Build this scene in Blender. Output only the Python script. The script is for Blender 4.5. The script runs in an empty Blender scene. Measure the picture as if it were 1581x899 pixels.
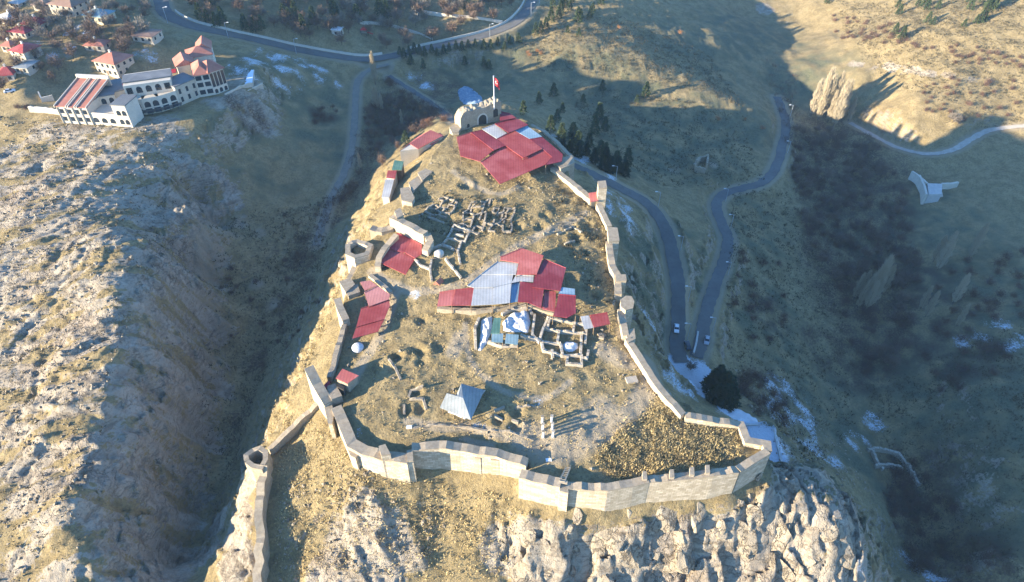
import bpy, bmesh, math, random
import numpy as np
from mathutils import Vector, Matrix
random.seed(7); RNG = np.random.default_rng(11)
scene = bpy.context.scene
COL = scene.collection

# ------------------------------------------------------------------ camera
H = 140.0; PITCH = math.radians(42.0); FPX = 1053.0; W0, H0 = 1581.0, 899.0
cam_d = bpy.data.cameras.new('camera'); cam = bpy.data.objects.new('camera', cam_d); COL.objects.link(cam)
cam.location = (0, 0, H); cam.rotation_euler = (math.pi/2 - PITCH, 0, 0)
cam_d.sensor_width = 36.0; cam_d.lens = FPX/W0*36.0; cam_d.clip_start = 1.0; cam_d.clip_end = 20000.0
scene.camera = cam

# ------------------------------------------------------------------ sky, sun, exposure
SUN_EL = math.radians(11.5); SUN_AZ = math.radians(20.0)      # light travels towards (cos az, sin az)
world = bpy.data.worlds.new('World'); scene.world = world; world.use_nodes = True
wn = world.node_tree.nodes; wl = world.node_tree.links
sky = wn.new('ShaderNodeTexSky'); sky.sky_type = 'NISHITA'; sky.sun_disc = False
sky.sun_elevation = SUN_EL; sky.sun_rotation = math.radians(270) - SUN_AZ
sky.altitude = 1300.0; sky.air_density = 1.0; sky.dust_density = 0.1; sky.ozone_density = 5.0
wl.new(sky.outputs[0], wn['Background'].inputs['Color']); wn['Background'].inputs['Strength'].default_value = 0.15
sun_d = bpy.data.lights.new('sun', 'SUN'); sun = bpy.data.objects.new('sun', sun_d); COL.objects.link(sun)
sun_d.energy = 5.0; sun_d.angle = math.radians(0.5); sun_d.color = (1.0, 0.87, 0.66)
ldir = Vector((math.cos(SUN_AZ)*math.cos(SUN_EL), math.sin(SUN_AZ)*math.cos(SUN_EL), -math.sin(SUN_EL)))
sun.rotation_euler = ldir.to_track_quat('-Z', 'Y').to_euler(); sun.location = (-200, -60, 200)
scene.view_settings.view_transform = 'Standard'; scene.view_settings.look = 'None'
scene.view_settings.exposure = 2.08; scene.view_settings.gamma = 1.0; scene.view_settings.use_curve_mapping = False
scene.render.engine = 'CYCLES'
scene.cycles.max_bounces = 5; scene.cycles.diffuse_bounces = 3; scene.cycles.volume_bounces = 0

# ------------------------------------------------------------------ photograph geometry
CP, SP = math.cos(PITCH), math.sin(PITCH)
def ray(px, py):
    dx = (px - W0/2)/FPX; dy = (H0/2 - py)/FPX
    return np.array((dx, CP + dy*SP, -SP + dy*CP))
def at(px, py, z):
    d = ray(px, py); t = (z - H)/d[2]
    return Vector((d[0]*t, d[1]*t, z))
def V2(p): return np.array((p[0], p[1]))

# ------------------------------------------------------------------ noise
def _hash(ix, iy, seed):
    h = (ix.astype(np.int64)*374761393 + iy.astype(np.int64)*668265263 + seed*1442695041) & 0xffffffff
    h = ((h ^ (h >> 13))*1274126177) & 0xffffffff
    return ((h ^ (h >> 16)) & 0xffff)/65535.0
def vnoise(x, y, seed=0):
    ix = np.floor(x); iy = np.floor(y); fx = x - ix; fy = y - iy
    ux = fx*fx*fx*(fx*(fx*6-15)+10); uy = fy*fy*fy*(fy*(fy*6-15)+10)
    def g(a, b):
        th = _hash(ix+a, iy+b, seed)*2*math.pi
        return np.cos(th)*(fx-a) + np.sin(th)*(fy-b)
    return 1.5*((g(0,0)*(1-ux)+g(1,0)*ux)*(1-uy) + (g(0,1)*(1-ux)+g(1,1)*ux)*uy)
def fbm(x, y, scale, octv=4, seed=0, gain=0.5):
    r = 0; a = 1.0; f = 1.0/scale
    for k in range(octv):
        r = r + a*vnoise(x*f+17.3*k, y*f-9.1*k, seed+k); a *= gain; f *= 2.03
    return r
def ridged(x, y, scale, octv=3, seed=0):
    r = 0; a = 1.0; f = 1.0/scale
    for k in range(octv):
        r = r + a*(1-np.abs(vnoise(x*f+5.7*k, y*f+3.3*k, seed+k))*2); a *= 0.5; f *= 2.1
    return r
def cells(x, y, scale, seed=0):
    """distance to nearest and second feature point (Worley)"""
    x = x/scale; y = y/scale; ix = np.floor(x); iy = np.floor(y)
    d1 = np.full(x.shape, 9.0); d2 = np.full(x.shape, 9.0)
    for a in (-1,0,1):
        for b in (-1,0,1):
            jx = ix+a; jy = iy+b
            qx = jx + _hash(jx, jy, seed); qy = jy + _hash(jx, jy, seed+77)
            d = np.hypot(qx-x, qy-y)
            d2 = np.minimum(d2, np.maximum(d, d1)); d1 = np.minimum(d1, d)
    return d1, d2
def facets(x, y, scale, seed=0, tilt=.5, step=.35):
    """angular blocks: every Worley cell is a randomly tilted plane at its own level"""
    x = x/scale; y = y/scale; ix = np.floor(x); iy = np.floor(y); d1 = np.full(x.shape, 9.0); d2 = np.full(x.shape, 9.0); h = np.zeros(x.shape)
    for a in (-1,0,1):
        for b in (-1,0,1):
            jx = ix+a; jy = iy+b; qx = jx+_hash(jx,jy,seed); qy = jy+_hash(jx,jy,seed+77)
            dx = x-qx; dy = y-qy; d = np.hypot(dx,dy); k = d < d1
            hh = (_hash(jx,jy,seed+5)-.5)*2*step+((_hash(jx,jy,seed+6)-.5)*dx+(_hash(jx,jy,seed+7)-.5)*dy)*2*tilt
            d2 = np.minimum(d2, np.maximum(d, d1)); h = np.where(k, hh, h); d1 = np.minimum(d1, d)
    return h, d2-d1
def smooth(a, b, x):
    t = np.clip((x-a)/(b-a), 0, 1); return t*t*(3-2*t)

# ------------------------------------------------------------------ terrain heights: survey points (image x, image y, height)
INNER = [(520,640,-2),(560,600,-1),(640,702,-3),(740,675,-2),(850,725,-3),(980,738,-4),(1130,705,-4),(1150,665,-4),(1060,650,-2),
 (900,620,0),(700,600,0),(600,560,0),(560,520,-1),(720,540,1),(850,540,2),(950,500,2),(780,450,4),(900,400,5),(700,380,5),(640,420,3),
 (760,330,7),(650,300,7),(860,300,7.5),(780,270,9),(800,220,10),(740,195,12),(880,250,9),(690,235,10),(960,470,2.5),(940,380,4.5),(1000,560,1),
 (1050,635,-1),(560,450,0),(590,470,0),(545,500,-2),(640,340,5.5),(620,400,3),(505,600,-3),(1180,690,-4),(600,640,0),(760,620,0.5),(1000,640,-1.5)]
OUTER = [(545,724,-7),(574,727,-7),(640,728,-7.5),(720,729,-8),(800,758,-9),(875,789,-9.5),(934,786,-9.5),(976,778,-9.5),(1024,765,-9.5),(905,790,-9.5),(1000,772,-9.5),
 (1060,762,-9.5),(1120,764,-10.5),(1190,726,-12),(480,680,-11),(450,600,-11),(430,700,-15),(500,800,-18),(450,880,-25),(600,800,-15),(600,890,-23),
 (700,850,-19),(700,899,-24),(760,772,-11),(660,772,-12),
 (1000,850,-21),(1000,899,-33),(900,850,-19),(900,899,-29),(1100,820,-19),(1100,899,-34),(1200,760,-15),(1200,840,-23),(1200,899,-32),(1290,800,-19),(1310,899,-32),(800,830,-17),(800,899,-27),
 (1325,850,-27),(1300,760,-19),(1270,735,-18.5),(1240,725,-17.5),
 (1365,850,-70),(1350,780,-66),(1310,730,-60),(1380,899,-76),
 (1180,130,-50),(1230,250,-58),(1330,400,-66),(1330,560,-72),(1400,720,-78),(1480,880,-85),
 (1060,555,-38),(890,262,-12),(960,292,-19),(1020,340,-27),(1040,400,-31),(1045,450,-34),(1045,520,-37.5),(1085,500,-40),(1100,450,-42.5),(1125,370,-45),(1110,310,-46),(1190,270,-50),(1210,190,-51),
 (1070,580,-36),(1110,600,-37),(1150,640,-32),(1170,670,-24),(1200,715,-24),(1200,655,-34),
 (965,420,-8),(1000,520,-10),(1060,630,-14),(1140,648,-19),(935,300,-3),(900,270,-6),(990,440,-19),(1012,520,-25),(1035,570,-31),(965,330,-15),(1070,615,-24),
 (1070,420,-38),(1160,430,-51),(1200,550,-59),(1250,650,-62),(1150,560,-47),(1230,700,-57),(1350,760,-74),(1300,690,-67),(1400,860,-80),
 (1400,300,-58),(1450,400,-61),(1500,480,-58),(1450,600,-67),(1530,600,-54),(1560,700,-54),(1560,850,-58),(1440,290,-57),
 (1320,195,-57),(1400,230,-54),(1470,230,-50),(1530,205,-45),(1580,195,-42),(1380,190,-45),(1340,112,-37),(1345,130,-43),(1420,150,-34),(1300,50,-38),(1400,40,-20),
 (1500,60,-17),(1560,20,-8),(1480,110,-26),(1560,130,-30),(1581,0,-5),(1285,0,-31),(1220,60,-48),(1150,40,-38),(1170,15,-40),
 (880,70,-20),(950,85,-23),(1010,105,-27),(1070,135,-33),(1000,50,-26),(1080,85,-34),(1150,160,-40),(1180,190,-45),(1000,150,-36),(1080,200,-42),(950,200,-36),(1000,260,-40),(1120,280,-45),
 (850,110,-29),(800,60,-20),(900,30,-17),(950,10,-16),(900,160,-36),(850,160,-33),(880,215,-24),(700,90,-29),(750,130,-32),(640,150,-31),(590,200,-29),(560,260,-31),
 (700,165,-16),(780,158,-12),(830,180,-12),(860,205,-10),
 (540,330,-33),(500,400,-35),(470,480,-37),(420,560,-39),(380,650,-43),(330,760,-47),(300,860,-51),
 (650,220,-4),(600,290,-9),(575,330,-9),(535,400,-12),(510,470,-14),(480,560,-12),(430,640,-17),(560,420,-8),(600,330,-3),(655,265,2),
 (395,705,-13),(405,740,-15.5),(410,820,-20.5),(400,899,-27),(375,800,-23),(365,860,-27),(340,800,-36),(320,850,-43),(430,760,-18),(420,860,-26),(390,770,-18.5),
 (340,360,-35),(330,440,-38),(400,420,-37),(330,560,-43),(325,680,-47),(312,800,-51),(440,350,-33),
 (270,200,-6),(250,260,-6),(285,310,-9),(235,370,-6),(215,460,-7),(195,540,-9.5),(170,600,-11),(145,680,-13),(130,760,-15),(310,325,-28),(290,300,-16),
 (288,440,-21),(312,440,-36.5),(296,530,-27),(318,530,-41),(302,620,-33),(325,620,-45.5),(296,700,-38),(318,700,-48),(285,800,-44),(300,800,-50),(288,370,-18),(310,370,-34),(260,440,-12),(250,540,-15),(240,640,-20),(220,740,-24),
 (100,300,-5.5),(50,400,-9),(100,500,-10.5),(50,600,-15),(100,700,-16.5),(50,800,-20),(150,850,-20),(120,600,-12.5),(160,520,-9),(220,830,-30),(260,880,-48),(10,250,-5),(150,220,-2.5),(0,500,-14),(40,890,-24),(0,700,-22),(0,380,-11),
 (300,250,-9),(400,200,-15),(450,150,-16),(400,300,-27),(450,280,-28),(350,300,-22),(480,200,-23),(520,160,-23),(545,200,-26),
 (200,185,0),(300,140,2),(380,105,1.5),(330,175,-4),(150,120,5),(60,60,10),(150,30,13),(0,100,7),(0,170,0),(90,185,0),(240,8,9),(300,40,5),(380,60,-3),(480,85,-14),(570,95,-20),
 (650,75,-20),(740,55,-18),(800,25,-15),(820,0,-13),(450,110,-8),(450,30,-3),(600,40,-15),(700,30,-12),(600,5,-9),(400,10,2),(500,55,-9),(1100,60,-32)]
W_ANCH = [(-650,800,30),(0,850,10),(450,850,20),(650,600,25),(600,250,-10),(400,60,-30),(-350,60,-50),(-420,330,-15),(0,15,-52),(-90,30,-60),(100,30,-80),(200,70,-85),(-200,20,-45),(60,500,-6),(-150,480,22),(-300,500,28),(0,-300,-80),(300,-200,-60),(-300,-200,-20),(330,420,10)]
def rbf_fit(pts):
    P = np.array(pts, float); n = len(P)
    D = np.hypot(P[:,None,0]-P[None,:,0], P[:,None,1]-P[None,:,1])
    A = np.zeros((n+3, n+3)); A[:n,:n] = -D - 0.0; A[:n,:n] += np.eye(n)*0.6
    A[:n,n] = 1; A[:n,n+1] = P[:,0]/100; A[:n,n+2] = P[:,1]/100; A[n:,:n] = A[:n,n:].T
    w = np.linalg.solve(A, np.concatenate([P[:,2], np.zeros(3)]))
    def f(x, y):
        x = np.asarray(x, float); y = np.asarray(y, float)
        r = w[n] + w[n+1]*x/100 + w[n+2]*y/100
        for i in range(n): r = r - w[i]*np.sqrt((x-P[i,0])**2 + (y-P[i,1])**2 + 4.0)
        return r
    return f
def pxpts(L): return [tuple(at(a,b,c)) for a,b,c in L]
f_in = rbf_fit(pxpts(INNER)); f_out = rbf_fit(pxpts(OUTER) + W_ANCH)

# the line of the castle walls (image x, image y of the wall top, height of the top)
CASTLE = [(512,622,-1),(543,684,-1),(590,703,-1),(630,708,-1),(637,690,-.5),(678,687,-.5),(712,690,-.5),(768,700,-1),(814,714,-1),(806,731,-1.5),(864,746,-1.5),(898,750.6,-1.5),
 (937,753,-1.8),(976,746,-1.8),(1021,738,-2),(1060,735,-2),(1139,725,-2.2),(1186,697,-2.5),(1185,683,-2.5),(1153,680,-2.5),(1144,654,-2),(1060,641,0),(1015,594,2),(967,520,3.5),
 (957,470,4.5),(954,424,5.5),(946,413,6),(940,376,6.5),(945,355,7),(924,315,9),(892,289,9),(880,262,10),(884,245,10),(840,195,11),(800,178,12),(772,168,14),(712,190,14),(690,208,11),(665,238,9),
 (650,268,8),(632,295,7),(618,318,6.5),(602,335,6),(575,368,3),(540,385,2),(548,412,1),(532,440,0),(522,475,0),(528,500,0),(516,560,-1),(505,596,-1)]
CW = np.array([tuple(at(*c)) for c in CASTLE])

def seg_dist(x, y, P, closed=False):
    """distance to polyline, parameter-interpolated index position"""
    d = np.full(x.shape, 1e9); s = np.zeros(x.shape)
    n = len(P); m = n if closed else n-1
    for i in range(m):
        a = P[i]; b = P[(i+1) % n]; ex, ey = b[0]-a[0], b[1]-a[1]; L2 = ex*ex+ey*ey+1e-9
        t = np.clip(((x-a[0])*ex + (y-a[1])*ey)/L2, 0, 1)
        q = np.hypot(x-a[0]-t*ex, y-a[1]-t*ey); k = q < d
        d = np.where(k, q, d); s = np.where(k, i+t, s)
    return d, s
def inside(x, y, P):
    r = np.zeros(x.shape, bool); n = len(P)
    for i in range(n):
        x1, y1 = P[i][0], P[i][1]; x2, y2 = P[(i+1) % n][0], P[(i+1) % n][1]
        c = ((y1 > y) != (y2 > y)) & (x < (x2-x1)*(y-y1)/(y2-y1+1e-12)+x1); r ^= c
    return r
def catmull(P, per=8):
    P = [np.array(p, float) for p in P]; out = []
    for i in range(len(P)-1):
        p0 = P[max(i-1,0)]; p1 = P[i]; p2 = P[i+1]; p3 = P[min(i+2,len(P)-1)]
        for k in range(per):
            t = k/per
            out.append(0.5*((2*p1)+(-p0+p2)*t+(2*p0-5*p1+4*p2-p3)*t*t+(-p0+3*p1-3*p2+p3)*t**3))
    out.append(P[-1]); return np.array(out)

# roads: image points with height, width in metres
ROADS = {
 'west_branch': ([(880,255,-11),(915,270,-14),(960,292,-19),(1000,316,-24),(1025,350,-28),(1040,400,-31),(1047,450,-34),(1047,500,-37),(1046,535,-38.5),(1052,560,-38.5)], 7.0),
 'east_branch': ([(1200,150,-50),(1213,190,-51),(1208,225,-51),(1196,262,-50),(1175,283,-49),(1150,290,-48.5),(1118,300,-47.5),(1106,318,-47),(1114,345,-46.5),(1124,372,-46),(1117,405,-45),(1104,440,-43.5),(1090,485,-41),(1082,530,-39),(1075,552,-38.5)], 6.5),
 'town_road': ([(247,-25,9.5),(248,0,8.5),(258,22,6.8),(290,38,4),(340,50,0),(400,63,-6),(460,77,-12),(510,86,-15.5),(560,92,-19),(600,88,-20),(650,77,-20),(700,66,-19),(750,54,-18),(790,38,-16),(812,18,-14),(822,0,-13),(828,-20,-12)], 9.0),
 'gully_track': ([(600,100,-20.5),(572,108,-21.5),(553,125,-22.5),(549,160,-24.5),(547,195,-26),(543,230,-28.5),(534,262,-30),(515,300,-31.5),(500,340,-33),(488,380,-34)], 4.0),
 'castle_lane': ([(600,118,-24),(640,143,-26),(680,170,-22),(702,190,-12)], 4.0),
 'valley_path': ([(1312,190,-57),(1345,208,-56.5),(1385,228,-55),(1430,238,-53),(1470,232,-50),(1500,215,-47),(1530,201,-45),(1590,194,-41)], 4.5),
}
ROADW = {k: (catmull([tuple(at(*p)) for p in v[0]]), v[1]) for k, v in ROADS.items()}
PADS = [  # flattened building ground: polygon in image px, height, falloff
 ([(1030,552),(1085,552),(1105,575),(1120,605),(1065,598),(1040,580)], -38.7, 4),
 ([(1150,655),(1192,655),(1209,720),(1187,722),(1150,690)], -24.0, 2),
 ([(85,192),(205,198),(295,180),(345,148),(372,128),(375,95),(300,95),(210,130),(95,130)], 1.0, 16),
]
PADW = [([tuple(at(a,b,z)) for a,b in poly], z, fall) for poly, z, fall in PADS]

def splat(x, y, L):
    """soft region weight from discs (world x, y, radius)"""
    r = np.zeros(x.shape)
    for (cx, cy, rad) in L:
        d = np.hypot(x-cx, y-cy)/rad; r = np.maximum(r, 1-smooth(0.55, 1.25, d))
    return r
def discs(L): return [(*V2(at(a,b,z)), r) for a,b,z,r in L]
LEFT_ROCK = discs([(100,300,-3,40),(60,240,0,30),(200,230,-4,25),(200,330,-5,30),(50,400,-4,30),(150,420,-6,28),(230,400,-8,16),(60,500,-6,24),(160,500,-8,22),(60,620,-8,22),(150,600,-9,16),
 (90,720,-9,20),(60,840,-10,20),(160,800,-14,14),(30,320,-3,35),(300,280,-12,18),(280,350,-18,12),(290,480,-28,11),(300,580,-34,11),(290,680,-40,11),(270,780,-42,11),(220,720,-22,12),(250,600,-22,12),(220,850,-30,14),(380,180,-12,18)])
CLIFF = discs([(1000,820,-18,13),(930,830,-17,9),(900,890,-30,9),(1000,880,-30,13),(1080,830,-24,14),(1100,890,-38,15),(1190,780,-19,13),(1190,880,-32,15),(1270,780,-20,12),(1280,860,-27,13),(820,850,-22,7),(770,850,-21,5),(850,820,-17,5),(840,899,-31,8)])
KNOLL = discs([(560,790,-14,5),(600,830,-17,7),(540,850,-20,8),(580,880,-22,9),(500,890,-23,6),(640,860,-20,3)])
RIDGE = discs([(380,760,-22,4.5),(370,820,-27,6),(370,880,-30,6),(335,800,-36,5),(330,870,-42,5),(400,730,-16,3)])
TERR = discs([(1400,40,-20,60),(1500,60,-17,60),(1560,20,-8,70),(1480,110,-26,50),(1560,130,-30,50),(1000,200,-38,45),(1080,230,-42,35),(930,150,-34,40),(1100,120,-34,35),(1170,450,-51,25),(1450,450,-60,40),(1530,600,-54,35),(760,110,-30,30)])
def _cr(ox, oy, L, z, r): return discs([(ox+a/3.745, oy+b/3.745, z, r) for a,b in L])
PITS = _cr(540,150,[(965,740),(740,740),(668,530),(1270,600),(1310,800),(1110,745),(500,640),(800,620),(690,660),(880,690),(560,690),(1370,720)],7,2.4)+_cr(440,540,[(640,40),(760,240),(700,340),(1240,390),(1330,430),(1340,350),(780,330),(520,100),(790,20)],.2,1.9)+_cr(480,330,[(640,590),(490,790),(640,820),(600,750),(740,750),(700,130),(1500,120),(1350,60)],3,2.0)+_cr(700,360,[(700,40),(760,130),(760,310),(830,350),(420,240)],4,2.0)
BOWL = discs([(345,355,-35,6),(335,400,-37,6)])

def height(x, y, full=True):
    x = np.asarray(x, float); y = np.asarray(y, float)
    zo = f_out(x, y); zi = f_in(x, y)
    far = np.hypot(x, y-250); zo = zo*(1-smooth(700,1600,far)) + smooth(700,1600,far)*(40*fbm(x,y,700,3,5)+10)
    zo = np.clip(zo, -110, 90)
    near = (np.abs(x) < 160) & (y > 30) & (y < 330)
    mi = np.zeros(x.shape); dw = np.full(x.shape, 1e3)
    if near.any():
        ins = inside(x[near], y[near], CW); d, _ = seg_dist(x[near], y[near], CW, True)
        dw[near] = np.where(ins, d, -d); dw[~near] = -1e3
        mi[near] = smooth(-0.9, 0.9, np.where(ins, d, -d))
    else: dw[:] = -1e3
    left = splat(x, y, LEFT_ROCK); cl = splat(x, y, CLIFF); kn = splat(x, y, KNOLL); rg = splat(x, y, RIDGE)
    # relief
    rough = 1 - 0.75*mi
    n1 = fbm(x, y, 34, 3, 1)*1.6; n2 = fbm(x, y, 7, 3, 21)*0.28*(1-.5*left); n3 = fbm(x, y, 1.9, 2, 31)*0.16
    z = zo + rough*(n1*np.where(far < 500, 1, 2) + n2) + n3
    # eroded gullies on the open slopes
    open_ = (1-mi)*(1-left)*(1-cl)
    z = z - open_*np.clip(ridged(x+fbm(x,y,30,2,3)*9, y, 26, 2, 41)-0.75, 0, 1)*.8
    # bedded limestone ledges on the left hill
    s = (y*0.93 - x*0.30 + fbm(x, y, 38, 3, 51)*13)/8.5; f = s-np.floor(s)
    s2 = (y*0.96 - x*0.18 + fbm(x, y, 16, 3, 57)*6)/3.3; g = s2-np.floor(s2)
    amp = np.clip(0.75+1.1*fbm(x, y, 24, 2, 61), 0.1, 1.8)
    led = (smooth(0, .22, f)-f)*1.0*amp + (smooth(0, .3, g)-g)*0.32
    ru = (x*.95+y*.30)*.30; rv = y*.95-x*.30; jx_ = fbm(x,y,9,3,63)*3; jy_ = fbm(x,y,9,3,64)*3
    F1, E1 = facets(ru+jx_*.6, rv+jy_, 5.5, 71, .75, .5); F2, E2 = facets(ru*1.3+jx_, rv+jy_, 2.0, 72, .7, .45)
    z = z + left*(led + F1*.24*amp - .16*np.exp(-(E1/.08)**2) + F2*.10 + fbm(ru*2, rv, 10, 5, 65, .66)*0.42
        - np.clip(ridged((x-y*.8+fbm(x,y,30,2,67)*14), (x+y)*.28, 24, 2, 68)-.7, 0, 1)*1.7 + fbm(ru*.6, rv, 16, 2, 69)*.9)
    # boulder relief of the crags
    wx = x+fbm(x,y,9,3,81)*4.0; wy = y+fbm(x,y,9,3,85)*4.0
    cv = np.where(cl > 0, np.clip(zo, -60, 0)*-.95 + y*.45, y) + (wy-y)*.6
    F3, c2 = facets(wx*.9+cv*.45, cv*.85-wx*.25, 7.5, 82, 1.0, .55); F4, k2 = facets(wx, cv, 2.6, 84, .9, .5)
    c1 = np.zeros(x.shape); crag = F3*2.6 + F4*.45 - 1.0*np.exp(-(c2/.06)**2) - .15*np.exp(-(k2/.09)**2) + fbm(x, cv*.9, 6, 5, 87, .6)*.8
    wd_ = smooth(.8, 7, -dw); cl = cl*wd_; kn = kn*wd_
    z = z + cl*crag*1.2 + kn*(crag*0.42+1.2) + rg*(crag*0.6+0.8)
    ter = splat(x, y, TERR); fr = zo/3.6+fbm(x, y, 45, 3, 95)*.8; fr = fr-np.floor(fr); z = z + ter*(smooth(0,.4,fr)-fr)*1.0*np.clip(.6+fbm(x,y,30,2,96),0,1.4)
    zin = zi + fbm(x, y, 12, 3, 91)*0.35 + fbm(x, y, 3, 3, 92)*0.16
    zin = zin + fbm(x, y, 7, 3, 93)*.32
    for (qx, qy, qr) in PITS: zin = zin - .85*np.exp(-((x-qx)**2+(y-qy)**2)/(qr*qr*.55)) + .25*np.exp(-((np.hypot(x-qx,y-qy)-qr*1.25)/.8)**2)
    # wall step
    z = z*(1-mi) + zin*mi
    # roads and pads
    road = np.zeros(x.shape)
    for k, (P, w) in ROADW.items():
        bx = (x > P[:,0].min()-25) & (x < P[:,0].max()+25) & (y > P[:,1].min()-25) & (y < P[:,1].max()+25)
        if not bx.any(): continue
        d, s = seg_dist(x[bx], y[bx], P); i = np.clip(s.astype(int), 0, len(P)-2); t = s-i
        rz = P[i,2]*(1-t)+P[i+1,2]*t
        b = 1-smooth(w*0.5+0.6, w*0.5+7, d); z[bx] = z[bx]*(1-b)+rz*b
        road[bx] = np.maximum(road[bx], 1-smooth(w*.5+.3, w*.5+2.2, d))
    for P, pz, fall in PADW:
        PX = np.array(P); bx = (x > PX[:,0].min()-20) & (x < PX[:,0].max()+20) & (y > PX[:,1].min()-20) & (y < PX[:,1].max()+20)
        if not bx.any(): continue
        ins = inside(x[bx], y[bx], PX); d, _ = seg_dist(x[bx], y[bx], PX, True)
        b = 1-smooth(0, fall, np.where(ins, 0, d)); z[bx] = z[bx]*(1-b)+pz*b
    if not full: return z
    return z, dict(inner=mi, left=left, cliff=cl, knoll=kn, ridge=rg, road=road, led=f, n1=n1, cell=c2, dw=dw)

# ------------------------------------------------------------------ the ground sheet
def axis(lo, hi, d, far_lo, far_hi, dmax, end_lo, end_hi):
    a = list(np.arange(lo, hi, d))
    s = d; v = a[-1]
    while v < far_hi: s = min(s*1.012, dmax); v += s; a.append(v)
    while v < end_hi: s *= 1.35; v += s; a.append(v)
    s = d; v = a[0]; b = []
    while v > far_lo: s = min(s*1.012, dmax); v -= s; b.append(v)
    while v > end_lo: s *= 1.35; v -= s; b.append(v)
    return np.array(b[::-1]+a)
GX = axis(-150, 115, 0.56, -470, 470, 2.0, -5000, 5000)
GY = axis(52, 235, 0.56, 20, 640, 2.1, -5000, 6000)
XX, YY = np.meshgrid(GX, GY)
ZZ, MK = height(XX, YY)
def slopes(Z):
    a, b = np.gradient(Z); return np.hypot(b/np.gradient(GX)[None,:], a/np.gradient(GY)[:,None])
STEEP = smooth(.72, 1.25, slopes(ZZ))
for _ in range(6):
    STEEP[1:-1,1:-1] = (STEEP[1:-1,1:-1]*2+STEEP[:-2,1:-1]+STEEP[2:,1:-1]+STEEP[1:-1,:-2]+STEEP[1:-1,2:])/6
STEEP = STEEP*(1-MK['road'])*(np.abs(MK['dw']) > 4)*(1-MK['inner'])
_w = fbm(XX, YY, 14, 3, 141)*7
_s = (YY*.75+XX*.5+_w)/5.0; _f = _s-np.floor(_s)
_st = STEEP*(1-.75*MK['cliff'])*(1-.5*MK['ridge'])
ZZ = ZZ + _st*(fbm(XX, YY, 11, 5, 143, .66)*2.2 + facets(XX+_w*.4, YY*1.3+_w*.3, 6, 145, 1.0, .6)[0]*1.3 + facets(XX, YY*1.2, 2.4, 146, .8, .5)[0]*.6 + (smooth(0,.3,_f)-_f)*2.0 + ridged(XX, YY, 5, 3, 147)*.5 - .4) + MK['left']*fbm(XX, YY, 2.6, 3, 149, .6)*.22
def hz(x, y):
    x = np.asarray(x, float); y = np.asarray(y, float)
    i = np.clip(np.searchsorted(GX, x)-1, 0, len(GX)-2); j = np.clip(np.searchsorted(GY, y)-1, 0, len(GY)-2)
    u = (x-GX[i])/(GX[i+1]-GX[i]); v = (y-GY[j])/(GY[j+1]-GY[j])
    return (ZZ[j,i]*(1-u)+ZZ[j,i+1]*u)*(1-v) + (ZZ[j+1,i]*(1-u)+ZZ[j+1,i+1]*u)*v
TT = np.concatenate([np.arange(90, 420, 0.4), np.arange(420, 1500, 1.0)])
def G(px, py, dz=0.0):
    """where the line of sight meets the ground"""
    d = ray(px, py); X = d[0]*TT; Y = d[1]*TT; Z = H+d[2]*TT
    k = np.argmax(Z < hz(X, Y)); 
    return Vector((X[k], Y[k], float(hz(X[k], Y[k]))+dz))
# ------------------------------------------------------------------ materials
def mat(name):
    m = bpy.data.materials.new(name); m.use_nodes = True
    return m, m.node_tree.nodes, m.node_tree.links, m.node_tree.nodes['Principled BSDF']
def mix(n, l, fac, a, b):
    x = n.new('ShaderNodeMix'); x.data_type = 'RGBA'
    for sock, v in ((x.inputs['Factor'], fac), (x.inputs[6], a), (x.inputs[7], b)):
        if isinstance(v, (int, float)): sock.default_value = v
        elif isinstance(v, tuple): sock.default_value = (*v, 1) if len(v) == 3 else v
        else: l.new(v, sock)
    return x.outputs[2]
def noise(n, l, scale, detail=5, rough=.6, vec=None):
    t = n.new('ShaderNodeTexNoise'); t.inputs['Scale'].default_value = scale; t.inputs['Detail'].default_value = detail; t.inputs['Roughness'].default_value = rough
    if vec is not None: l.new(vec, t.inputs['Vector'])
    return t.outputs['Fac']
def ramp(n, l, src, a, b):
    r = n.new('ShaderNodeMapRange'); r.inputs['From Min'].default_value = a; r.inputs['From Max'].default_value = b
    l.new(src, r.inputs['Value']); return r.outputs['Result']
def mathn(n, l, op, a, b):
    x = n.new('ShaderNodeMath'); x.operation = op
    for s, v in ((x.inputs[0], a), (x.inputs[1], b)):
        if isinstance(v, (int, float)): s.default_value = v
        else: l.new(v, s)
    return x.outputs[0]
def bump(n, l, b, h, strength, dist):
    x = n.new('ShaderNodeBump'); x.inputs['Strength'].default_value = strength; x.inputs['Distance'].default_value = dist
    l.new(h, x.inputs['Height']); l.new(x.outputs[0], b.inputs['Normal'])
def worldpos(n): return n.new('ShaderNodeNewGeometry').outputs['Position']

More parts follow.
